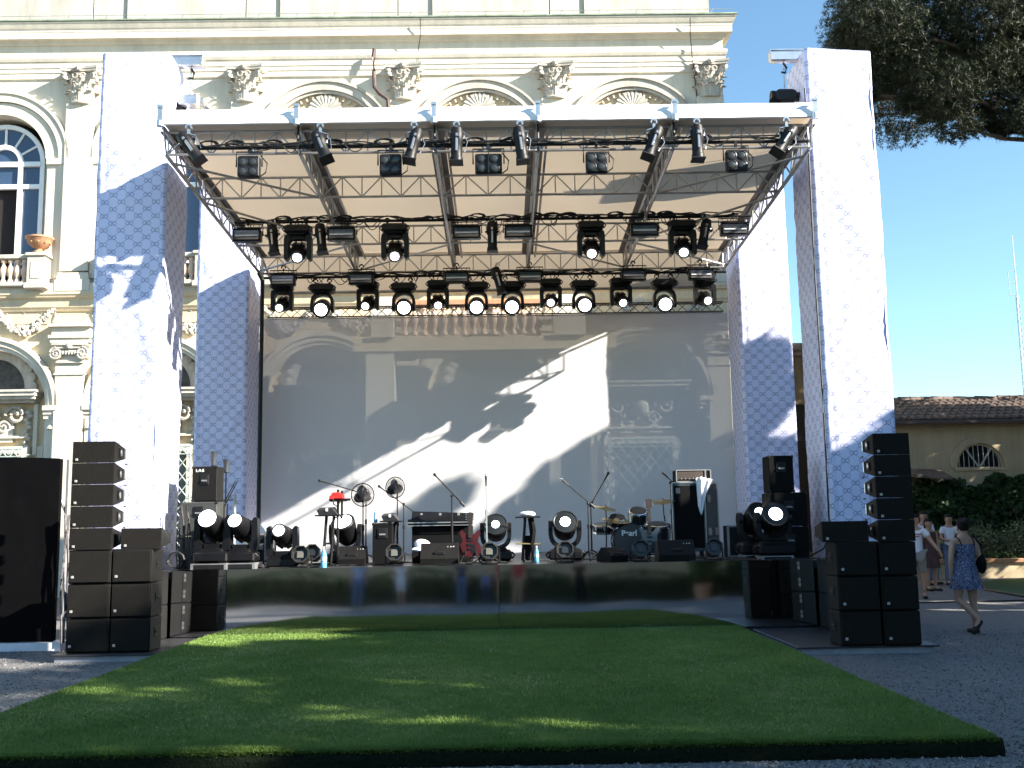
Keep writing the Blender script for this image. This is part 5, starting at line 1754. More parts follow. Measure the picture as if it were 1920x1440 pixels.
# black masking flat at far left
p0 = pY(113, 870, 15.1); 
fl = thing('masking_flat', 'tall black cloth-covered panel at the left edge of the picture', 'panel', (p0.x - .8, 15.1, 0))
zt = pY(60, 861, 15.1).z; zb_ = pY(60, 1203, 15.1).z
b = MB(); b.grid(lambda u, v: (-.85 + 1.65 * u, -.02 + .012 * fbm(u * 4, v * 5), zb_ + (zt - zb_ + .03 * math.sin(u * 3)) * v), 20, 24); b.b2(-.85, .0, zb_, .80, .1, zt); b.build('cloth_front', mat('sheen_black', (.003, .003, .0035), .9, var=.2, spec=.05), fl)
b = MB(); b.b2(-.9, -.1, 0, .95, .3, zb_ - .01); b.build('white_plinth', mat('plinth_white', (.62, .63, .68), .6), fl, smooth=0)
b = MB(); b.tube((.84, .2, 0), (.84, .2, zt), .03, 6); b.tube((.84, .2, zt * .7), (.6, .2, zt * .9), .02, 6); b.build('prop', M_ALU, fl)
# cable drum and cable bundle between flat and speakers
cb = MB()
for k in range(7):
    x = pY(118 + (k % 4) * 3, 1000, 14.9).x
    cb.path([(x + .02 * math.sin(k * 2 + q), 14.95 + .02 * k, z_) for q, z_ in enumerate(np.linspace(1.9, .1, 9))], .016, 5)
tag(cb.build('cable_bundle', mat('multi_cable', (.12, .11, .12), .5, .1, var=.6, scale=20)), 'bundle of cables hanging between the black panel and the left speakers', 'cable')

# ---- speaker towers on the stage
M_CABG = mat('grey_cabinet', (.040, .042, .040), .6, var=.2, bump=.25, bscale=90)
def cabinet(label, loc, w, d, h, m, group, hz=.6, text=None, hw=.16):
    t = thing('speaker_cabinet', label, 'loudspeaker', loc, 0, group)
    b = MB(); b.bbox((0, d / 2, h / 2), (w, d, h - .004), .015); b.build('cabinet', m, t, smooth=20)
    b = MB(); b.bbox((0, -.002, h * hz), (hw, .02, .17), .008); b.bbox((0, -.006, h * hz), (hw * .72, .02, .13), .004); pz = b.build('handle_recess', M_BLK, t)
    b = MB(); b.tube((-hw * .3, -.02, h * hz - .02), (hw * .3, -.02, h * hz - .02), .016, 6); b.build('handle', M_ALU, pz)
    for sx in (-1, 1):
        for zq in (h - .02, .02):
            b = MB(); b.ball((sx * (w / 2 - .01), .012, zq), .025, 6); b.build('corner', M_BLK, t)
    if text: text_mesh('lettering', text, .06, M_WHITE, t, T(-w / 2 + .12, -.004, h - .07) @ rotM('X', PI / 2), bold=True)
    return t
Y = 16.3
X0 = pY(371, 1000, Y).x
cabinet('lower grey speaker cabinet at the left stage end', (X0, Y, SZ), .57, .55, .50, M_CABG, 'left stage speaker tower', .85)
cabinet('upper grey speaker cabinet with a handle at the left stage end', (X0, Y, SZ + .502), .57, .55, .53, M_CABG, 'left stage speaker tower', .7)
cabinet('small dark speaker cabinet on top of the two grey cabinets', (X0 + .07, Y + .05, SZ + 1.034), .39, .4, .555, M_CAB, 'left stage speaker tower', .62, 'L·A·S', .14)
Y = 16.3
X1 = pY(1482, 1000, Y).x
cabinet('lower black speaker cabinet at the right stage end', (X1, Y, SZ), .57, .55, .50, M_CLOTH, 'right stage speaker tower')
cabinet('middle black speaker cabinet at the right stage end', (X1, Y, SZ + .502), .57, .55, .53, M_CLOTH, 'right stage speaker tower')
cabinet('small black speaker cabinet on top at the right stage end', (X1 - .08, Y + .05, SZ + 1.034), .39, .4, .58, M_CLOTH, 'right stage speaker tower', .68)
X2 = pY(717, 1020, 16.6).x
cabinet('narrow black speaker box under a small blue bottle', (X2, 16.6, SZ), .315, .4, .66, M_CLOTH, None, .75)

def wedge(label, x, Y, w=.55, h=.33, rz_=0):
    X_ = pY(x, 1045, Y).x
    t = thing('stage_monitor', label, 'loudspeaker', (X_, Y, SZ), rz_, 'wedge monitors on the stage floor')
    b = MB()
    pr = [(-.05, 0), (.40, 0), (.42, .06), (.26, h), (.10, h), (-.07, .10)]
    A = [b.P((-w / 2, y, z)) for y, z in pr]; B = [b.P((w / 2, y, z)) for y, z in pr]
    b.face(A[::-1]); b.face(B)
    for k in range(len(pr)): b.face((A[k], A[(k + 1) % 6], B[(k + 1) % 6], B[k]))
    b.build('cabinet', M_CAB, t, smooth=20)
    b = MB(); b.bbox((0, -.018 + .0, h * .55), (.16, .04, .05), .01); b.M = Matrix.Identity(4); b.build('handle', M_BLK, t)
    text_mesh('lettering', 'L·A·S', .05, M_WHITE, t, T(w * .30, .055, h * .80) @ rotM('X', rad(64)), bold=True)
    return t
wedge('wedge monitor behind the red device stand', 660, 16.6, .42, .30)
wedge('wedge monitor with white letters before the keyboard', 824, 16.15, .58, .33)
wedge('wedge monitor with white letters before the bass guitar and flight case', 1269, 16.0, .56, .32)
wedge('small dark wedge monitor before the bass drum', 1158, 16.2, .30, .22, .4)

# ================================================================ stands and instruments
def tripod(b, r=.25, h=.10, n=3, rad_=.010, a0=.5):
    for k in range(n):
        a = a0 + k * 2 * PI / n
        b.tube((0, 0, h + .06), (r * math.cos(a), r * math.sin(a), .012), rad_, 6)
        b.ball((r * math.cos(a), r * math.sin(a), .014), .016, 6)
def mic_stand(label, x, Y, hpx, boom, metal=None, mic=M_BLK, thick=.011):
    """hpx: picture height of the joint; boom: (x0,y0,x1,y1) picture ends, mic at the first; None = straight"""
    X_ = pY(x, 1040, Y).x
    t = thing('microphone_stand', label, 'microphone stand', (X_, Y, SZ), 0, 'microphone stands on the stage')
    zj = pY(x, hpx, Y).z - SZ
    m = metal or M_BLK
    b = MB(); b.tube((0, 0, .08), (0, 0, zj * .6), thick * 1.25, 8); b.tube((0, 0, zj * .6), (0, 0, zj), thick * .8, 8); b.tube((0, 0, zj * .56), (0, 0, zj * .63), .022, 8); b.build('pole', m, t)
    b = MB(); tripod(b, .26); b.build('tripod_base', M_BLK, t)
    if boom:
        P0 = pY(boom[0], boom[1], Y) - Vector((X_, Y, SZ)); P1 = pY(boom[2], boom[3], Y) - Vector((X_, Y, SZ))
        P0.y -= .12; P1.y += .05
        b = MB(); b.tube(P0, P1, thick * .8, 6); b.ball((0, 0, zj), .026, 8); d = (P1 - P0).normalized(); b.tube(P1 - d * .10, P1, thick * 1.6, 8); b.build('boom', m, t)
    else:
        P0 = Vector((0, 0, zj)); d = Vector((0, 0, -1))
    M = T(*P0) @ aim(-d if boom else (0, 0, 1))
    b = MB(); b.lathe([(.011, -.12), (.016, 0), (.018, .02)], 8, M); mc = b.build('microphone', M_BLK, t)
    b = MB(); b.M = M; b.ball((0, 0, .04), (.026, .026, .03), 10); b.build('mic_head', mic, mc)
    return t
mic_stand('black boom microphone stand reaching left above the red device', 686, 17.6, 926, (606, 903, 690, 928), M_BLK)
mic_stand('thin boom microphone stand beside the second fan', 757, 18.2, 945, (716, 915, 785, 967), M_BLK)
mic_stand('tall black boom microphone stand before the keyboard', 848, 16.6, 930, (819, 894, 871, 949), M_BLK, thick=.014)
mic_stand('straight silver microphone stand in the middle of the stage', 913, 16.4, 897, None, M_ALU2, M_CHROME)
mic_stand('boom microphone stand with a silver microphone left of the drum kit', 1105, 17.0, 944, (1055, 902, 1116, 952), M_BLK, M_CHROME, .013)
mic_stand('second boom stand with a dangling microphone above the drum kit', 1110, 17.6, 946, (1137, 892, 1106, 950), M_BLK)
mic_stand('overhead boom microphone stand left of the flight case', 1262, 19.0, 905, (1244, 890, 1266, 908), M_BLK)
# hanging microphones at the ends of two of them
# ---- fans
def fan(label, x, y, r, Y, rz_):
    c = pY(x, y, Y)
    t = thing('pedestal_fan', label, 'fan', (c.x, Y, SZ), rz_, 'pedestal fans')
    zc_ = c.z - SZ
    b = MB(); b.tube((0, .08, .03), (0, .08, zc_ * .55), .018, 8); b.tube((0, .08, zc_ * .5), (0, .08, zc_), .012, 8); b.tube((0, .08, zc_ * .48), (0, .08, zc_ * .57), .026, 8); b.build('pole', M_BLK, t)
    b = MB(); b.lathe([(.20, 0), (.20, .015), (.05, .035), (.02, .06)], 20, T(0, .08, 0)); b.build('base', M_BLK, t)
    b = MB(); b.lathe([(.03, -.02), (.055, 0), (.06, .08), (.045, .14), (.02, .15)], 14, T(0, 0, zc_) @ rotM('X', -PI / 2)); b.build('motor', M_BLK, t)
    b = MB()
    for k in range(3):
        a0 = k * 2 * PI / 3 + PI / 2 + .15
        def bl(u, v):
            rr_ = .045 + (r * .86 - .045) * v
            w_ = .10 * r / .17 * math.sin(PI * (.18 + .77 * v)) ** .8
            ang = a0 + (u - .5) * 2 * w_ / max(rr_, .08) * .9
            return (rr_ * math.cos(ang), -.02 + (u - .5) * .05, zc_ + rr_ * math.sin(ang))
        b.grid(bl, 6, 8)
    b.lathe([(.03, -.04), (.035, 0), (.03, .03)], 12, T(0, -.02, zc_) @ rotM('X', -PI / 2)); b.build('blades', mat('fan_blade', (.05, .05, .055), .35), t)
    b = MB()
    for yq, sc in ((-.075, 1), (.06, 1)):
        for k in range(48):
            a = k * 2 * PI / 48
            b.path([(.05 * math.cos(a), yq * 1.15, zc_ + .05 * math.sin(a)), (r * .6 * math.cos(a), yq * 1.05, zc_ + r * .6 * math.sin(a)), (r * .95 * math.cos(a), yq * .5, zc_ + r * .95 * math.sin(a)), (r * math.cos(a), 0, zc_ + r * math.sin(a))], .0028, 3)
        for q in (.35, .62): b.path([(r * q * math.cos(t_ * PI / 16), yq * 1.05, zc_ + r * q * math.sin(t_ * PI / 16)) for t_ in range(33)], .0025, 4)
    b.path([(r * math.cos(t_ * PI / 20), 0, zc_ + r * math.sin(t_ * PI / 20)) for t_ in range(41)], .009, 6)
    b.lathe([(.05, -.01), (.05, .01), (.02, .015)], 14, T(0, -.09, zc_) @ rotM('X', PI / 2)); b.build('guard', M_BLK, t)
    return t
fan('grey pedestal fan next to the red device', 680, 928, .185, 17.0, .05)
fan('higher pedestal fan right of the red device, turned slightly', 741, 914, .175, 17.4, -.35)
# ---- consoles on folding stands
def xstand(b, w, h, y0=-.16, y1=.16):
    for yq in (y0, y1):
        b.tube((-w * .35, yq, .02), (w * .18, yq, h), .02, 6); b.tube((w * .35, yq, .02), (-w * .18, yq, h), .02, 6)
    for sx in (-1, 1): b.tube((sx * w * .35, y0 - .05, .02), (sx * w * .35, y1 + .05, .02), .02, 6)
    b.tube((-w * .28, y0, h), (-w * .28, y1, h), .018, 6); b.tube((w * .28, y0, h), (w * .28, y1, h), .018, 6)
def console(label, x, Y, ytray, w, upright=False):
    c = pY(x, ytray, Y)
    t = thing('console_stand', label, 'stand', (c.x, Y, SZ), 0, 'small consoles on folding stands')
    h = c.z - SZ
    b = MB(); xs = .16
    for sx in (-.5, .5):
        b.tube((sx * w * .3 - .03, 0, .02), (sx * w * .3 + .02, 0, h), .024, 8)
    for sx in (-1, 1): b.tube((sx * w * .18, -.2, .02), (sx * w * .18, .2, .02), .02, 6)
    b.tube((-w * .16, 0, h * .45), (w * .16, 0, h * .45), .015, 6)
    b.build('folding_legs', M_BLK, t)
    b = MB(); b.bbox((0, 0, h + .012), (w, .34, .024), .006); b.build('tray', M_BLK, t)
    b = MB(); ww = w * .86
    b.hexa([(-ww / 2 + .03, -.15, h + .025), (ww / 2 - .02, -.15, h + .025), (ww / 2 - .02, .15, h + .025), (-ww / 2 + .03, .15, h + .025), (-ww / 2, -.17, h + .095), (ww / 2 - .10, -.17, h + .11), (ww / 2 - .10, .17, h + .15), (-ww / 2, .17, h + .14)])
    mc = b.build('console', mat('console_grey', (.03, .031, .033), .45), t, smooth=20)
    b = MB(); b.bbox((-.01, -.168, h + .10), (.035, .012, .05), .003); b.build('white_tag', M_WHITE, mc)
    return t, h
tt, h = console('grey console on a black folding stand below the red device', 617, 16.6, 968, .40)
b = MB(); b.tube((.14, .0, .02), (.14, 0, h + .42), .02, 6); b.tube((.20, .02, h - .05), (.20, .02, h + .40), .018, 6); b.tube((.0, .0, h + .26), (.34, 0, h + .26), .02, 6); b.ball((.2, -.02, h - .01), .03, 8); b.build('upper_post', M_BLK, tt)
rd = thing('red_device', 'small bright red device clamped above the left console', 'device', tuple(pY(633, 938, 16.55)))
b = MB(); b.bbox((0, 0, .055), (.20, .16, .09), .02); b.bbox((-.02, -.0, .10), (.14, .14, .05), .02); b.build('case', mat('red_plastic', (.62, .025, .02), .35, var=.15), rd)
b = MB(); b.bbox((-.085, -.07, .04), (.06, .05, .06), .01); b.build('knob_block', mat('red_plastic2', (.48, .02, .018), .4), rd)
b = MB(); b.bbox((0.02, 0, -.012), (.26, .10, .02), .004); b.path([(-.06, -.06, .03), (-.05, -.08, -.06), (0, -.07, -.10), (.05, -.07, -.02)], .012, 6); b.build('clamp', M_BLK, rd)
console('grey console on a black folding stand below the second fan', 734, 16.8, 979, .34)
tt, h = console('small folding stand with a folded grey towel on its tray', 989, 16.9, 971, .40)
for o in [c for c in bpy.data.objects if c.parent == tt and c.name.startswith('console')]:
    for k in [c for c in bpy.data.objects if c.parent == o]: bpy.data.objects.remove(k)
    bpy.data.objects.remove(o)
b = MB(); b.path([(.05, -.05, h), (.08, -.06, h * .7), (.07, -.06, h * .35), (.1, -.1, .05)], .035, 6, [.05, .06, .04, .02]); b.bbox((.03, .05, .22), (.16, .14, .40), .02); b.build('battery_box', M_CLOTH, tt)
b = MB(); b.tube((-.2, -.08, h * .42), (.2, -.08, h * .40), .012, 6); b.build('crossbar', mat('brass_dull', (.35, .28, .14), .4, .6), tt)
def lump(name, label, cat, loc, m, sx, sy, sz, seed, group=None):
    b = MB()
    I = b.grid(lambda u, v: (lambda d, k: (d[0] * sx * k, d[1] * sy * k, max(0.0, (d[2] * sz * k + sz * .75))))((math.cos(2 * PI * u) * math.sin(PI * (.02 + .96 * v)), math.sin(2 * PI * u) * math.sin(PI * (.02 + .96 * v)), -math.cos(PI * v)), 1 + .22 * fbm(math.cos(2 * PI * u) * 1.7 + seed, math.sin(2 * PI * u) * 1.7, v * 3)), 22, 12, closed=True)
    return tag(b.build(name, m, loc=loc), label, cat, group)
M_TOWEL = mat('white_towel', (.72, .73, .78), .95, var=.08, bump=.5, bscale=60)
c = pY(989, 971, 16.85)
lump('folded_towel', 'crumpled pale towel on the tray of the small middle stand', 'towel', (c.x, 16.85, c.z + .026), M_TOWEL, .13, .10, .045, 3)
# ---- cone shades on poles beside the left cabinets
for lab, x, y0, y1, Y in (('taller black tapered cup on a pole behind the left cabinet', 400, 847, 874, 17.0), ('black tapered cup on a thin pole right of the left cabinet', 424, 862, 887, 16.9)):
    p0 = pY(x, y1, Y); p1 = pY(x, y0, Y)
    t = thing('cup_on_pole', lab, 'stand', (p0.x, Y, SZ), 0, 'black cups on poles')
    b = MB(); b.tube((0, 0, 0), (0, 0, p0.z - SZ), .013, 6); b.lathe([(.14, 0), (.14, .02), (.02, .03)], 14); b.build('pole', M_BLK, t)
    b = MB(); hh = p1.z - p0.z; b.lathe([(.028, 0), (.042, .01), (.046, hh * .5), (.055, hh * .9), (.062, hh), (.05, hh), (.04, hh * .6)], 14, T(0, 0, p0.z - SZ)); b.build('cup', mat('cup_black', (.03, .035, .04), .5), t)
t = thing('sticks_stand', 'two thin dark sticks leaning crosswise on a stand before the left cloth tower', 'stand', (pY(421, 1040, 16.7).x, 16.7, SZ))
b = MB()
for dx in (0, .035):
    P0 = pY(406, 970, 16.7) - Vector(t.location); P1 = pY(441, 903, 16.7) - Vector(t.location)
    b.tube((P0.x + dx, 0, P0.z), (P1.x + dx, 0, P1.z), .009, 6)
b.build('stick', M_BLK, t)
b = MB(); zq = pY(420, 945, 16.7).z - SZ; b.tube((-.02, 0, .05), (-.02, 0, zq), .011, 6); b.tube((.03, 0, .05), (.03, 0, zq), .011, 6); tripod(b, .2); b.build('pole', M_BLK, t)
t = thing('pipe_frame', 'galvanised scaffold pipe frame at the foot of the rear left tower', 'frame', (pY(424, 1040, 19.5).x, 19.5, SZ))
b = MB(); z1 = pY(424, 937, 19.5).z - SZ; b.tube((.14, 0, 0), (.14, 0, z1 + .1), .03, 8); b.tube((-.5, 0, z1), (.14, 0, z1), .025, 8); b.tube((-.3, 0, z1 * .35), (.14, 0, z1 * .35), .025, 8); b.tube((-.5, 0, 0), (-.5, 0, z1 + .1), .03, 8); b.build('pipes', mat('galvanised_pipe', (.42, .42, .42), .45, .6), t)
c = pY(470, 985, 20.6)
lump('crumpled_cloth', 'crumpled white cloth heaped at the foot of the rear left tower', 'cloth', (c.x, 20.8, SZ), M_TOWEL, .34, .28, .40, 8)
# ---- blue water bottles
M_BOT = mat('blue_bottle', (.14, .42, .62), .15, var=.1)
def bottle(label, x, Y, z, s=1.0):
    X_ = pY(x, 1045, Y).x
    t = thing('water_bottle', label, 'bottle', (X_, Y, z), 0, 'blue water bottles', s)
    b = MB(); b.lathe([(.04, 0), (.044, .01), (.044, .08), (.040, .09), (.044, .10), (.044, .18), (.03, .23), (.015, .26), (.014, .28)], 14); b.build('body', M_BOT, t)
    b = MB(); b.lathe([(.016, .275), (.016, .30), (.012, .302)], 10); b.build('cap', M_WHITE, t)
    b = MB(); b.lathe([(.0447, .10), (.0447, .16)], 14); b.build('label_band', mat('bottle_label', (.55, .66, .75), .5), t)
bottle('large blue water bottle at the stage edge left of the red device', 607, 15.75, SZ, 1.05)
bottle('blue water bottle on the black speaker box', 704, 16.75, SZ + .662, .72)
bottle('blue water bottle beside the small middle stand', 1006, 16.6, SZ, .85)
# ---- keyboard amp block
Y = 17.0
X_ = pY(826, 1040, Y).x
t = thing('stage_piano', 'long black keyboard case lying across a black cabinet behind the wedge monitor', 'keyboard', (X_, Y, SZ))
b = MB(); b.bbox((.03, .2, .304), (.98, .45, .608), .02); b.build('cabinet', M_CLOTH, t)
b = MB(); b.bbox((0, .12, .66), (1.04, .50, .10), .015); b.hexa([(-.46, -.12, .71), (.47, -.12, .71), (.47, .34, .71), (-.46, .34, .71), (-.45, -.06, .84), (.46, -.06, .80), (.46, .34, .80), (-.45, .34, .84)]); b.build('keyboard_case', M_BLKP, t, smooth=20)
b = MB(); b.b2(-.53, -.138, .645, .53, -.128, .66); b.b2(-.53, -.138, .60, .53, -.128, .612); b.build('metal_trim', M_ALU, t)
for x in (-.3, 0.0, .3):
    b = MB(); b.bbox((x, -.075, .78), (.04, .02, .05), .005); b.build('latch', M_ALU, t)
c = pY(792, 1022, 16.8)
cp = thing('white_cap', 'white peaked cap lying on the keyboard cabinet', 'cap', (c.x, 16.72, c.z - .02))
b = MB(); b.lathe([(.13, 0), (.135, .03), (.12, .07), (.08, .095), (.01, .10)], 18); b.build('crown', M_TOWEL, cp)
b = MB(); b.prismz([(-.10, -.08), (-.16, -.13), (-.20, -.20), (-.10, -.24), (.02, -.21), (.06, -.11)], -.005, .012); b.build('peak', M_TOWEL, cp)
cp.rotation_euler = (.35, .1, .3)
# ---- guitars
def guitar(label, x, Y, ytop, colr, name='electric_guitar', cat='guitar', bass=False, tilt=.0):
    p = pY(x, 1050, Y)
    t = thing(name, label, cat, (p.x, Y, SZ), 0, None)
    H = pY(x, ytop, Y).z - SZ
    M = T(0, 0, .10) @ rotM('X', -.12) @ rotM('Y', tilt)
    s = .40 if not bass else .42
    b = MB()
    out = [(0, 0), (.13, .02), (.18, .10), (.165, .18), (.12, .235), (.13, .30), (.165, .37), (.15, .43), (.11, .41), (.07, .36), (.03, .345), (-.03, .345), (-.07, .36), (-.11, .41), (-.15, .43), (-.165, .37), (-.13, .30), (-.12, .235), (-.165, .18), (-.18, .10), (-.13, .02)]
    b.M = M; b.prism(out, -.025, .025); b.build('body', colr, t, smooth=30)
    b = MB(); b.M = M; b.prism([(-.03, .30), (.03, .30), (.022, H - .26), (-.022, H - .26)], -.045, -.025); b.build('neck', mat('dark_wood', (.018, .012, .009), .5), t)
    b = MB(); b.M = M; b.prism([(-.022, H - .27), (.022, H - .27), (.045, H - .22), (.055, H - .10), (.0, H - .085), (-.055, H - .10), (-.045, H - .22)], -.05, -.028)
    hs_ = b.build('headstock', MATS['dark_wood'], t)
    b = MB(); b.M = M
    for sx in (-1, 1):
        for k in range(3 if not bass else 2): b.ball((sx * .06, -.04, H - .20 + k * .04), .012, 6)
    b.build('tuners', M_ALU2, hs_)
    b = MB(); b.M = M; b.box((0, -.028, .12), (.09, .012, .03)); b.box((0, -.028, .19), (.085, .012, .03)); b.box((0, -.028, .26), (.085, .012, .03))
    b.prism([(.02, .05), (.10, .07), (.08, .2), (.03, .18)], -.029, -.025); b.build('pickups', M_BLKP, t)
    b = MB(); b.tube((-.16, -.12, .01), (0, .08, .35), .011, 6); b.tube((.16, -.12, .01), (0, .08, .35), .011, 6); b.tube((0, .28, .01), (0, .08, .42), .011, 6); b.tube((-.1, -.09, .09), (.1, -.09, .09), .011, 6); b.build('stand', M_BLK, t)
    return t
guitar('red electric guitar on a floor stand right of the keyboard', 882, 16.6, 962, mat('guitar_red', (.045, .006, .008), .5, var=.4, scale=5, spec=.2))
guitar('dark bass guitar standing upright before the drum kit', 1219, 16.8, 936, mat('bass_dark', (.035, .04, .05), .2), 'bass_guitar', 'guitar', True, .02)
# ---- drum kit
Y = 18.0
X_ = pY(1180, 1030, Y).x
kit = thing('drum_kit', 'black drum kit with bass drum, toms and cymbals at stage right', 'drum kit', (X_, Y, SZ))
M_SHELL = mat('drum_shell', (.02, .02, .025), .2)
M_HEAD = mat('drum_head', (.03, .03, .033), .4)
M_CYM = mat('cymbal_brass', (.42, .34, .18), .28, .9, var=.15)
def drum(name, c, r, d, axis, parent, head=M_HEAD, lugs=8):
    M = T(*c) @ aim(axis)
    b = MB(); b.lathe([(r, -d / 2), (r, d / 2)], 26, M); o = b.build(name, M_SHELL, parent)
    b = MB(); b.lathe([(r * 1.03, d / 2 - .03), (r * 1.05, d / 2), (r * .97, d / 2 + .008), (r * .96, d / 2 - .004)], 26, M); b.lathe([(r * 1.03, -d / 2 + .03), (r * 1.05, -d / 2), (r * .97, -d / 2 - .008)], 26, M); b.build('hoop', M_CHROME if r < .25 else M_BLKP, o)
    b = MB(); b.lathe([(r * .96, d / 2 + .001), (.003, d / 2 + .004)], 26, M); b.build('skin', head, o)
    b = MB(); b.box((r + .012, 0, d * .28), (.025, .03, .06)); b.tube((r + .015, 0, -d * .4), (r + .015, 0, d * .45), .006, 5)
    lm = b.mesh('lug'); lm.materials.append(M_CHROME)
    for k in range(lugs): put('lug', lm, o).matrix_local = M @ rotM('Z', k * 2 * PI / lugs)
    return o
bdm = drum('bass_drum', (0, 0, .29), .285, .42, (0, -1, .03), kit)
text_mesh('lettering', 'Pearl', .13, M_WHITE, bdm, T(-.02, -.222, .42) @ rotM('X', PI / 2), bold=True)
drum('tom_drum', (.16, -.05, .70), .15, .22, (0, -.5, .9), kit)
drum('tom_drum', (-.20, -.02, .62), .14, .16, (0, -.5, .9), kit)
drum('floor_tom', (.52, .1, .42), .20, .30, (0, -.25, 1), kit)
drum('snare_drum', (-.40, .4, .50), .18, .14, (0, -.2, 1), kit)
for k, (dx, dy, z, r, tx) in enumerate(((-.55, .1, None, .20, .20), (-.32, -.1, None, .25, .10), (.55, .35, None, .22, -.08), (.42, .25, .55, .12, 0))):
    if z is None: z = (pY(1130, 953, Y).z, pY(1152, 976, Y).z, pY(1243, 940, Y).z)[k] - SZ
    if k < 3: dx = pY((1135, 1155, 1243)[k], 950, Y + dy).x - X_
    M = T(dx, dy, z) @ rotM('Y', tx) @ rotM('X', .22)
    b = MB(); b.lathe([(r, 0), (r * .5, .012), (r * .2, .022), (r * .15, .035), (.01, .042)], 28, M); b.lathe([(r, -.002), (r * .3, .012), (.01, .03)], 28, M); cy = b.build('cymbal', M_CYM, kit)
    b = MB(); fx = dx + (.0, .05, .12, .0)[k]; b.tube((fx, dy + .1, .05), (dx + .02, dy + .03, z * .75), .012, 6); b.tube((dx + .02, dy + .03, z * .7), (dx, dy, z + .06), .009, 6); b.M = T(fx, dy + .1, 0); tripod(b, .24); b.build('cymbal_stand', M_CHROME if k % 2 else M_BLK, cy)
b = MB(); b.tube((0, 0, .55), (.1, 0, .70), .018, 6); b.tube((0, 0, .55), (-.15, 0, .62), .018, 6); b.tube((-.24, -.1, .02), (-.22, 0, .2), .012, 6); b.tube((.26, -.12, .02), (.22, 0, .2), .012, 6)
b.tube((.02, -.12, .54), (.02, -.12, .78), .02, 8); b.build('tom_mount', M_CHROME, kit)
b = MB(); b.lathe([(.02, .0), (.02, .45), (.17, .46), (.18, .50), (.15, .53), (.01, .535)], 16, T(.25, .8, 0)); b.build('stool', M_CLOTH, kit)
bagd = lump('cloth_bag', 'pale cloth bag on the floor behind the drum kit', 'bag', (pY(1243, 1030, 18.8).x, 18.8, SZ), M_TOWEL, .16, .14, .16, 6)
# small lit lamp on the drums
# ---- flight case with amplifier and towel
Y = 18.4
Xa = pY(1263, 1000, Y).x; Xb = pY(1324, 1000, Y).x
zt = pY(1300, 905, Y).z - SZ
fc = thing('flight_case', 'tall blue-black flight case with an open dark front beside the right cloth tower', 'flight case', ((Xa + Xb) / 2, Y, SZ), .0)
wF = Xb - Xa
b = MB(); b.hexa([(-wF / 2, 0, .08), (wF / 2, 0, .08), (wF / 2 + .34, .55, .08), (-wF / 2 + .30, .6, .08), (-wF / 2, 0, zt), (wF / 2, 0, zt), (wF / 2 + .34, .55, zt), (-wF / 2 + .30, .6, zt)]); b.build('case', mat('case_blue', (.035, .055, .075), .45, var=.15), fc, smooth=20)
b = MB(); b.b2(-wF / 2 + .03, -.012, .14, wF / 2 - .03, -.002, zt - .05); b.build('grille_front', M_CLOTH, fc, smooth=0)
b = MB(); b.bbox((-wF / 2 + .10, -.018, zt - .14), (.07, .01, .10), .003); b.build('paper_label', mat('paper_grey', (.25, .24, .24), .8), fc)
b = MB()
for p_, q_ in (((-wF / 2, 0, .08), (-wF / 2, 0, zt)), ((wF / 2, 0, .08), (wF / 2, 0, zt)), ((wF / 2 + .34, .55, .08), (wF / 2 + .34, .55, zt)), ((-wF / 2, 0, zt), (wF / 2, 0, zt)), ((wF / 2, 0, zt), (wF / 2 + .34, .55, zt)), ((wF / 2, 0, .08), (wF / 2 + .34, .55, .08))): b.tube(p_, q_, .016, 6)
b.build('aluminium_edge', M_ALU, fc)
for v_, z_ in ((.25, zt * .78), (.25, .42), (.75, .42)):
    b = MB(); b.M = T(wF / 2 + .34 * v_ + .008, .55 * v_, z_) @ rotM('Z', math.atan2(.55, .34)); b.bbox((0, -.006, 0), (.13, .02, .13), .005); b.box((0, -.022, 0), (.08, .012, .05)); b.build('butterfly_latch', M_ALU, fc)
for sx, sy in ((-.2, .08), (.2, .08), (.4, .45), (.05, .5)):
    b = MB(); b.tube((sx - .02, sy, .04), (sx + .02, sy, .04), .038, 12); b.b2(sx - .03, sy - .03, .06, sx + .03, sy + .03, .082); b.build('castor', M_BLK, fc)
ah = thing('amplifier_head', 'wide amplifier in a metal-edged rack case on top of the flight case', 'amplifier', ((Xa + Xb) / 2 + .12, Y + .08, SZ + zt + .017))
b = MB(); b.bbox((0, .2, .11), (.62, .4, .21), .01); b.build('rack_case', M_CLOTH, ah, smooth=20)
b = MB(); b.bbox((-.06, -.006, .11), (.46, .012, .15), .003); pn_ = b.build('front_panel', mat('amp_brown', (.06, .045, .035), .5), ah)
b = MB(); b.b2(-.31, -.012, .0, .31, .004, .018); b.b2(-.31, -.012, .20, .31, .004, .218); b.b2(-.315, -.012, .018, -.295, .004, .2); b.b2(.20, -.012, .018, .225, .004, .2); b.b2(.295, -.012, .018, .315, .004, .2); b.build('aluminium_edge', M_ALU, ah, smooth=0)
for k in range(6):
    b = MB(); b.tube((-.22 + k * .07, -.014, .06), (-.22 + k * .07, -.03, .06), .012, 8); b.build('knob', M_ALU, pn_)
tw = MB()
def twf(u, v):
    w_ = .30 * (1 - .62 * max(0, v - .25) / .75)
    x = (u - .5) * w_ - .10 * max(0, v - .25)
    fold = .022 * math.sin(u * 13 + v * 2) * (1 - .4 * v)
    if v < .25: y, z = .12 - v * .64, .035 + abs(fold) + .02 * math.sin(u * 5)
    else: y, z = -.045 - .03 * math.sin(PI * u) + fold, .03 - (v - .25) * (.62 + .22 * math.sin(u * 4))
    return (x, y + .01 * fbm(u * 5, v * 5), z)
tw.grid(twf, 16, 22)
o = tw.build('hanging_towel', M_TOWEL); o.location = (Xb - .0, Y - .01, SZ + zt + .03); tag(o, 'white towel draped over the corner of the flight case', 'towel')
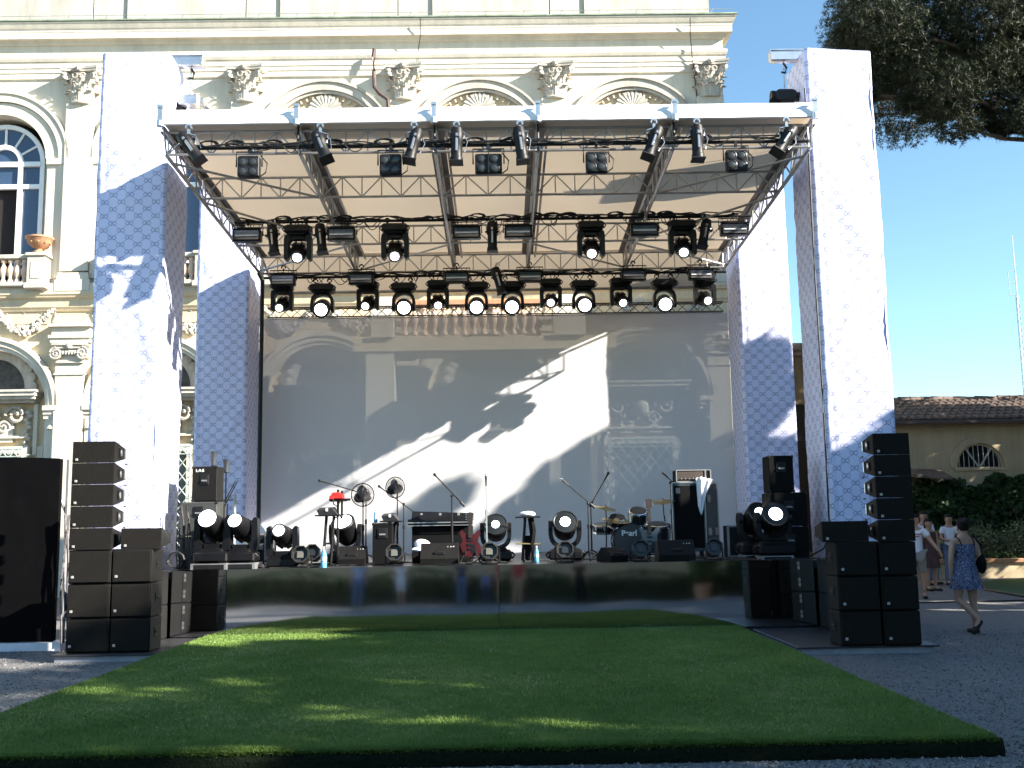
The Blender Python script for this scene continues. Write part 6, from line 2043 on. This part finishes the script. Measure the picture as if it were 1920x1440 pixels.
# small case and racks at right
def small_case(label, x, Y, w, d, h, m):
    X_ = pY(x, 1040, Y).x
    t = thing('road_case', label, 'case', (X_, Y, SZ), 0, 'road cases on the stage')
    b = MB(); b.bbox((0, d / 2, h / 2), (w, d, h), .01); b.build('box', m, t, smooth=20)
    b = MB()
    for sx in (-1, 1): b.b2(sx * w / 2 - .018, -.008, 0, sx * w / 2 + .018, .02, h)
    b.b2(-w / 2, -.008, h - .025, w / 2, .02, h + .004); b.b2(-w / 2, -.008, 0, w / 2, .02, .025); b.build('aluminium_edge', M_ALU, t, smooth=0)
    b = MB(); b.bbox((w * .15, -.008, h * .6), (.14, .014, .10), .004); b.build('latch', M_ALU2, t)
small_case('dark road case with metal edges right of the flight case', 1396, 17.6, .52, .4, .52, M_BLK)
small_case('low road case behind the second floor light', 480, 17.0, .30, .4, .52, M_BLK)
small_case('narrow grey road case beside the floor light with the white panel', 502, 17.4, .16, .3, .46, M_CABG)
# loose cables on the stage floor
b = MB(); rr = random.Random(12)
for k in range(40):
    x = rr.uniform(-4.2, 4.2); y = rr.uniform(15.75, 17.5); pts = []
    for q in range(10):
        pts.append((x, y, SZ + .012)); x += rr.uniform(-.05, .16); y += rr.uniform(-.07, .07); y = max(15.68, y)
    b.path(pts, .010, 5)
tag(b.build('floor_cables', M_CABLE), 'tangle of black cables lying on the stage floor', 'cable', kind='stuff')
b = MB(); rr = random.Random(13)
for k in range(7):
    x = pY(332, 1000, 16.0).x + .02 * k
    ph, am = rr.uniform(0, 6), rr.uniform(.01, .03)
    b.path([(x + am * math.sin(q * .55 + ph) + .012 * (q - 5) * rr.uniform(-.3, .3), 16.05 + .02 * k, SZ + 1.0 - q * .11) for q in range(10)], .010, 5)
for k in range(3): b.path([(pY(332, 1000, 16).x + .13 * math.cos(t_ * .6), 15.95 + .03 * k, SZ + .15 + .12 * math.sin(t_ * .6)) for t_ in range(12)], .012, 5)
tag(b.build('hanging_cables', M_CABLE), 'black cables hanging behind the left grey cabinets', 'cable')
b = MB(); b.path([(5.03, 16.0 - .03 + .02 * math.sin(z_ * 1.4), z_) for z_ in np.linspace(8.6, 1.4, 20)] + [(4.95, 16.1, 1.2), (4.8, 16.4, SZ + .02)], .014, 6)
tag(b.build('tower_cable', M_CABLE), 'black cable running down the front right cloth tower', 'cable')

# ================================================================ people
BASE = dict(pelvis=((0, 0, .93), .145), waist=((0, 0, 1.08), .125), chest=((0, 0, 1.27), .15), upper=((0, 0, 1.40), .10), neck=((0, .005, 1.475), .055), chin=((0, -.012, 1.535), .080), head=((0, -.008, 1.61), .100), crown=((0, .006, 1.69), .072))
for s, k in ((-1, 'a'), (1, 'b')):
    BASE.update({'sh' + k: ((s * .165, 0, 1.385), .066), 'el' + k: ((s * .225, .03, 1.11), .045), 'wr' + k: ((s * .245, -.03, .875), .032), 'ha' + k: ((s * .25, -.055, .80), .036),
                 'hip' + k: ((s * .088, 0, .885), .10), 'th' + k: ((s * .095, -.01, .70), .088), 'kn' + k: ((s * .10, -.015, .49), .060), 'ca' + k: ((s * .102, .02, .34), .060), 'an' + k: ((s * .105, .025, .09), .038), 'to' + k: ((s * .115, -.13, .035), .034)})
LIMB = [('pelvis', 'waist'), ('waist', 'chest'), ('chest', 'upper'), ('upper', 'neck'), ('neck', 'chin'), ('chin', 'head'), ('head', 'crown')]
for k in 'ab':
    LIMB += [('upper', 'sh' + k), ('sh' + k, 'el' + k), ('el' + k, 'wr' + k), ('wr' + k, 'ha' + k), ('pelvis', 'hip' + k), ('hip' + k, 'th' + k), ('th' + k, 'kn' + k), ('kn' + k, 'ca' + k), ('ca' + k, 'an' + k), ('an' + k, 'to' + k)]
def skin(name, J, edges, m, parent, grow=0.0, root='pelvis', flat=None, sub=2, fingers=False):
    names = []
    for e_ in edges:
        for q in e_:
            if q not in names: names.append(q)
    names.sort(key=lambda q: q != root)
    co = [Vector(J[q][0]) for q in names]; ra = [J[q][1] + grow for q in names]
    ed = [(names.index(a), names.index(b_)) for a, b_ in edges]
    if fingers:
        for k, s in (('a', -1), ('b', 1)):
            if 'ha' + k not in names: continue
            i = names.index('ha' + k)
            h = Vector(J['ha' + k][0]); d = (h - Vector(J['wr' + k][0])).normalized()
            side = d.cross(Vector((s, 0, 0))).normalized()
            for f in range(5):
                if f == 4: base = h - side * -.03 - d * .03; tip = base + side * .05 + d * .04
                else: base = h + side * (.024 - .016 * f) + d * .035; tip = base + d * (.055 + (.012, .02, .014, 0)[f]) + Vector((-s * .012, 0, 0))
                co += [base, tip]; ra += [.0105, .008]
                n = len(co); ed += [(i, n - 2), (n - 2, n - 1)]
    me = bpy.data.meshes.new(name)
    me.from_pydata([tuple(c) for c in co], ed, [])
    o = bpy.data.objects.new(name, me); COL.objects.link(o)
    md = o.modifiers.new('skin', 'SKIN'); md.use_smooth_shade = True; md.branch_smoothing = .6
    sv = me.skin_vertices[0].data
    for i, r in enumerate(ra): sv[i].radius = (r, r); sv[i].use_root = (i == 0)
    ms = o.modifiers.new('sub', 'SUBSURF'); ms.levels = sub; ms.render_levels = sub
    dg = bpy.context.evaluated_depsgraph_get()
    me2 = bpy.data.meshes.new_from_object(o.evaluated_get(dg))
    bpy.data.objects.remove(o)
    n = len(me2.vertices)
    a = np.empty(n * 3, np.float32); me2.vertices.foreach_get('co', a); a = a.reshape(-1, 3)
    # a trunk is wider than it is deep
    ty = np.clip((a[:, 2] - .80) / .1, 0, 1) * np.clip((1.45 - a[:, 2]) / .06, 0, 1) * (np.abs(a[:, 0]) < .20)
    cy = J['waist'][0][1]
    a[:, 1] = cy + (a[:, 1] - cy) * (1 - .28 * ty)
    me2.vertices.foreach_set('co', a.ravel()); me2.update()
    me2.materials.clear(); me2.materials.append(m)
    me2.polygons.foreach_set('use_smooth', [True] * len(me2.polygons))
    me2.name = name
    return put(name, me2, parent)
M_SKIN = mat('skin', (.42, .24, .16), .5, var=.1)
M_HAIR = mat('dark_hair', (.006, .004, .0035), .6, var=.3, bump=.5, bscale=90, spec=.25)
def person(label, loc, rz_, h=1.7, pose=None, top=None, bottom=None, blen='long', shoe=M_BLK, hair=M_HAIR, long_hair=False, sleeves=True, dress=None, group=None):
    J = dict(BASE)
    for k, v in (pose or {}).items(): J[k] = (v, BASE[k][1])
    t = thing('person', label, 'person', loc, rz_, group, h / 1.75)
    skin('body', J, LIMB, M_SKIN, t, 0, fingers=True)
    if top:
        e_ = [('waist', 'chest'), ('chest', 'upper'), ('pelvis', 'waist')]
        JJ = dict(J)
        if sleeves:
            for k in 'ab':
                a, b_ = Vector(J['sh' + k][0]), Vector(J['el' + k][0])
                JJ['sl' + k] = (tuple(a.lerp(b_, .62)), .062); e_ += [('upper', 'sh' + k), ('sh' + k, 'sl' + k)]
        JJ['upper'] = (J['upper'][0], .085)
        skin('shirt', JJ, e_, top, t, .016, 'waist')
    if bottom:
        JJ = dict(J); e_ = []
        for k in 'ab':
            e_ += [('pelvis', 'hip' + k), ('hip' + k, 'th' + k), ('th' + k, 'kn' + k)]
            if blen == 'long': e_ += [('kn' + k, 'ca' + k), ('ca' + k, 'an' + k)]; JJ['an' + k] = (J['an' + k][0], .05)
        skin('trousers' if blen == 'long' else 'shorts', JJ, e_, bottom, t, .014)
    if dress:
        m, z0, z1, r0, flare = dress
        b = MB()
        def df(u, v):
            z = z1 + (z0 - z1) * v
            wv = J['waist'][0]; pv = J['pelvis'][0]
            cx = np.interp(z, [.6, .93, 1.08, 1.27, 1.4], [pv[0], pv[0], wv[0], J['chest'][0][0], J['upper'][0][0]])
            r = np.interp(z, [z0, .95, 1.08, 1.25, 1.36], [r0, .185, .148, .166, .165]) * 1.0
            wob = 1 + flare * .09 * math.sin(u * 2 * PI * 9 + v * 2) * max(0, (v - .45)) * 2
            return (cx + r * wob * math.cos(2 * PI * u) * 1.02, r * wob * math.sin(2 * PI * u) * .80, z)
        b.grid(df, 60, 26, closed=True)
        b.build('dress', m, t, smooth=60)
    # hair, face
    hc = Vector(J['head'][0])
    b = MB()
    def hf(u, v):
        a = 2 * PI * u; e = PI * .5 - v * (PI * .78)
        d = Vector((math.cos(a) * math.cos(e), math.sin(a) * math.cos(e), math.sin(e)))
        r = Vector((.094, .108, .112))
        p = hc + Vector((d.x * r.x, d.y * r.y + .012, d.z * r.z + .012))
        if d.y < -.15 and p.z < hc.z + .045: p = hc + Vector((d.x * .06, d.y * .05 + .02, d.z * .05))
        if long_hair and d.y > -.1 and e < 0: p.z -= .10 * v; p.y += .01
        return tuple(p + d * .006 * math.sin(a * 11 + e * 7))
    b.grid(hf, 36, 18, closed=True); b.build('hair', hair, t)
    b = MB(); b.path([hc + Vector((0, -.085, .0)), hc + Vector((0, -.108, -.03)), hc + Vector((0, -.085, -.04))], .011, 6)
    for s in (-1, 1): b.ball(hc + Vector((s * .082, .005, -.02)), (.012, .022, .032), 8)
    b.build('nose_and_ears', M_SKIN, t)
    b = MB()
    for s in (-1, 1): b.ball(hc + Vector((s * .033, -.082, .0)), (.012, .008, .007), 6)
    b.ball(hc + Vector((0, -.078, -.062)), (.022, .008, .006), 6); b.build('eyes_and_mouth', M_HAIR, t)
    for k in 'ab':
        an_, to_ = Vector(J['an' + k][0]), Vector(J['to' + k][0])
        d = (to_ - an_); d2 = d.normalized()
        sole = an_ + Vector((0, 0, -.055))
        b = MB(); q = (to_ - sole)
        fw = Vector((q.x, q.y, q.z)).normalized()
        b.path([sole - fw * .05 + Vector((0, 0, .0)), sole + fw * .05, to_ + fw * .02 + Vector((0, 0, -.012)), to_ + fw * .06 + Vector((0, 0, -.012))], .04, 8, [.040, .043, .046, .030])
        b.build('shoe', shoe, t)
    return t
def patterned():
    m, t_, b_ = nt('floral_print')
    tc = t_.nodes.new('ShaderNodeTexCoord'); v = t_.nodes.new('ShaderNodeTexNoise'); v.inputs['Scale'].default_value = 17; v.inputs['Detail'].default_value = 2; v.inputs['Distortion'].default_value = 2.5
    t_.links.new(tc.outputs['Object'], v.inputs['Vector'])
    r = t_.nodes.new('ShaderNodeValToRGB'); r.color_ramp.interpolation = 'CONSTANT'
    r.color_ramp.elements[0].position = 0; r.color_ramp.elements[0].color = (.012, .016, .05, 1); r.color_ramp.elements[1].position = .47; r.color_ramp.elements[1].color = (.34, .36, .44, 1)
    e_ = r.color_ramp.elements.new(.53); e_.color = (.03, .045, .16, 1); e_ = r.color_ramp.elements.new(.62); e_.color = (.20, .23, .34, 1); e_ = r.color_ramp.elements.new(.66); e_.color = (.012, .016, .05, 1)
    t_.links.new(v.outputs['Fac'], r.inputs['Fac']); t_.links.new(r.outputs['Color'], b_.inputs['Base Color']); b_.inputs['Roughness'].default_value = .8
    return m
M_FLORAL = patterned()
p = pZ(1819, 1187, 0)
# the woman seen from behind, mid-stride (she faces +y: turned by pi, so 'b' is on the picture's left)
wp = dict(pelvis=(.01, 0, .93), tha=(-.085, .0, .70), kna=(-.085, .0, .49), caa=(-.085, .02, .33), ana=(-.085, .02, .09), toa=(-.09, -.13, .035), hipb=(.095, 0, .885), thb=(.135, .02, .70), knb=(.15, .0, .50), cab=(.10, .13, .40), anb=(.0, .26, .22), tob=(.08, .28, .085),
          elb=(.235, .02, 1.11), wrb=(.23, -.02, .88), hab=(.215, -.05, .80), ela=(-.235, .05, 1.13), wra=(-.20, -.12, 1.02), haa=(-.17, -.18, 1.02))
w = person('woman in a blue and white printed dress walking away with a black shoulder bag', (p.x, p.y, 0), PI + .12, 1.66, wp, dress=(M_FLORAL, .66, 1.335, .235, 1.0))
b = MB()
for s in (-1, 1): b.path([(s * .10, -.115, 1.30), (s * .115, -.09, 1.40), (s * .12, 0, 1.455), (s * .115, .09, 1.40), (s * .10, .122, 1.31)], .009, 5)
b.build('shoulder_strap', M_CLOTH, w)
b = MB(); b.ball((0, .10, 1.665), (.075, .06, .065), 10); b.build('hair_bun', M_HAIR, w)
bag = thing('shoulder_bag', 'black bag hanging from the shoulder of the woman in the printed dress', 'bag', (p.x, p.y, 0), PI + .12, scale=1.66 / 1.75)
b = MB(); b.ball((-.235, .05, 1.03), (.055, .12, .15), 12); b.build('pouch', M_CLOTH, bag)
b = MB(); b.path([(-.23, -.03, 1.12), (-.215, -.05, 1.3), (-.165, .0, 1.462), (-.21, .10, 1.32), (-.235, .12, 1.12)], .012, 5); b.build('strap', M_CLOTH, bag)
M_WSH = mat('white_tshirt', (.70, .71, .76), .85, var=.06)
M_KHA = mat('khaki', (.22, .21, .18), .85, var=.1)
M_JEAN = mat('jeans', (.10, .15, .26), .85, var=.2)
M_BRN = mat('brown_dress', (.07, .03, .03), .8, var=.2)
p = pZ(1724, 1122, 0)
m1 = person('man in a white t-shirt and khaki shorts half hidden by the right speakers', (p.x, p.y, 0), -.3, 1.76, dict(elb=(.30, -.06, 1.16), wrb=(.40, -.16, 1.0), hab=(.44, -.2, .94)), M_WSH, M_KHA, 'short')
b = MB(); b.b2(-.10, -.1605, 1.30, .12, -.1565, 1.325); b.b2(-.10, -.1605, 1.255, .07, -.1565, 1.275)
b.build('red_print', mat('red_ink', (.4, .05, .06), .8), m1, smooth=0)
p = pZ(1749, 1108, 0)
person('woman in a dark brown dress behind the man in the white t-shirt', (p.x, p.y, 0), .2, 1.66, None, None, None, dress=(M_BRN, .55, 1.40, .22, .6), long_hair=True)
p = pZ(1742, 1099, 0)
person('tall man in a white top standing behind the woman in the brown dress', (p.x + .1, p.y + .3, 0), .1, 1.85, None, M_WSH, M_JEAN)
p = pZ(1787, 1097, 0)
m2 = person('person in a white top and jeans behind the woman in the printed dress', (p.x, p.y, 0), .15, 1.76, dict(wra=(-.12, -.2, 1.08), haa=(-.05, -.24, 1.10), wrb=(.10, -.22, 1.06), hab=(.04, -.25, 1.08), ela=(-.24, -.02, 1.13), elb=(.24, -.02, 1.13)), M_WSH, M_JEAN)
p = pZ(1775, 1098, 0)
person('person in a red checked shirt beside the one in the white top', (p.x - .05, p.y + .6, 0), .3, 1.6, None, mat('red_check', (.13, .05, .05), .85, var=.5, scale=30), M_JEAN)

# people standing behind the camera; the mirrored stage front shows them
RG = 'people reflected in the mirrored stage front'
M_RED = mat('red_top', (.42, .03, .04), .8); M_BLU = mat('blue_top', (.10, .18, .42), .8); M_TAN = mat('tan_trousers', (.33, .24, .15), .85); M_NAVY = mat('navy_top', (.03, .04, .09), .8)
for lab, x, y, rz_, h, tp, bt, ln in (('person in a light blue shirt and jeans in the left of the mirror reflection', -5.2, -6.0, PI - .3, 1.78, mat('light_blue_top', (.35, .45, .66), .8), M_JEAN, 'long'), ('person in a white top and white shorts in the mirror reflection', -4.0, -8.6, PI, 1.68, M_WSH, mat('white_shorts', (.66, .67, .72), .85), 'short'),
                                  ('person in a navy top and jeans in the mirror reflection', -1.7, -8.8, PI, 1.75, M_NAVY, M_JEAN, 'long'), ('left one of the two people in red tops in the mirror reflection', -.15, -8.2, PI + .1, 1.72, M_RED, M_TAN, 'long'), ('right one of the two people in red tops in the mirror reflection', 0.85, -8.2, PI - .1, 1.78, M_RED, M_TAN, 'long'),
                                  ('short person in blue beside the people in red tops in the mirror reflection', -.75, -8.4, PI, 1.25, M_BLU, M_NAVY, 'long'), ('person dressed in black in the mirror reflection', 3.2, -8.6, PI, 1.74, M_CLOTH, M_CLOTH, 'long')):
    person(lab, (x, y, 0), rz_, h, None, tp, bt, ln, group=RG)
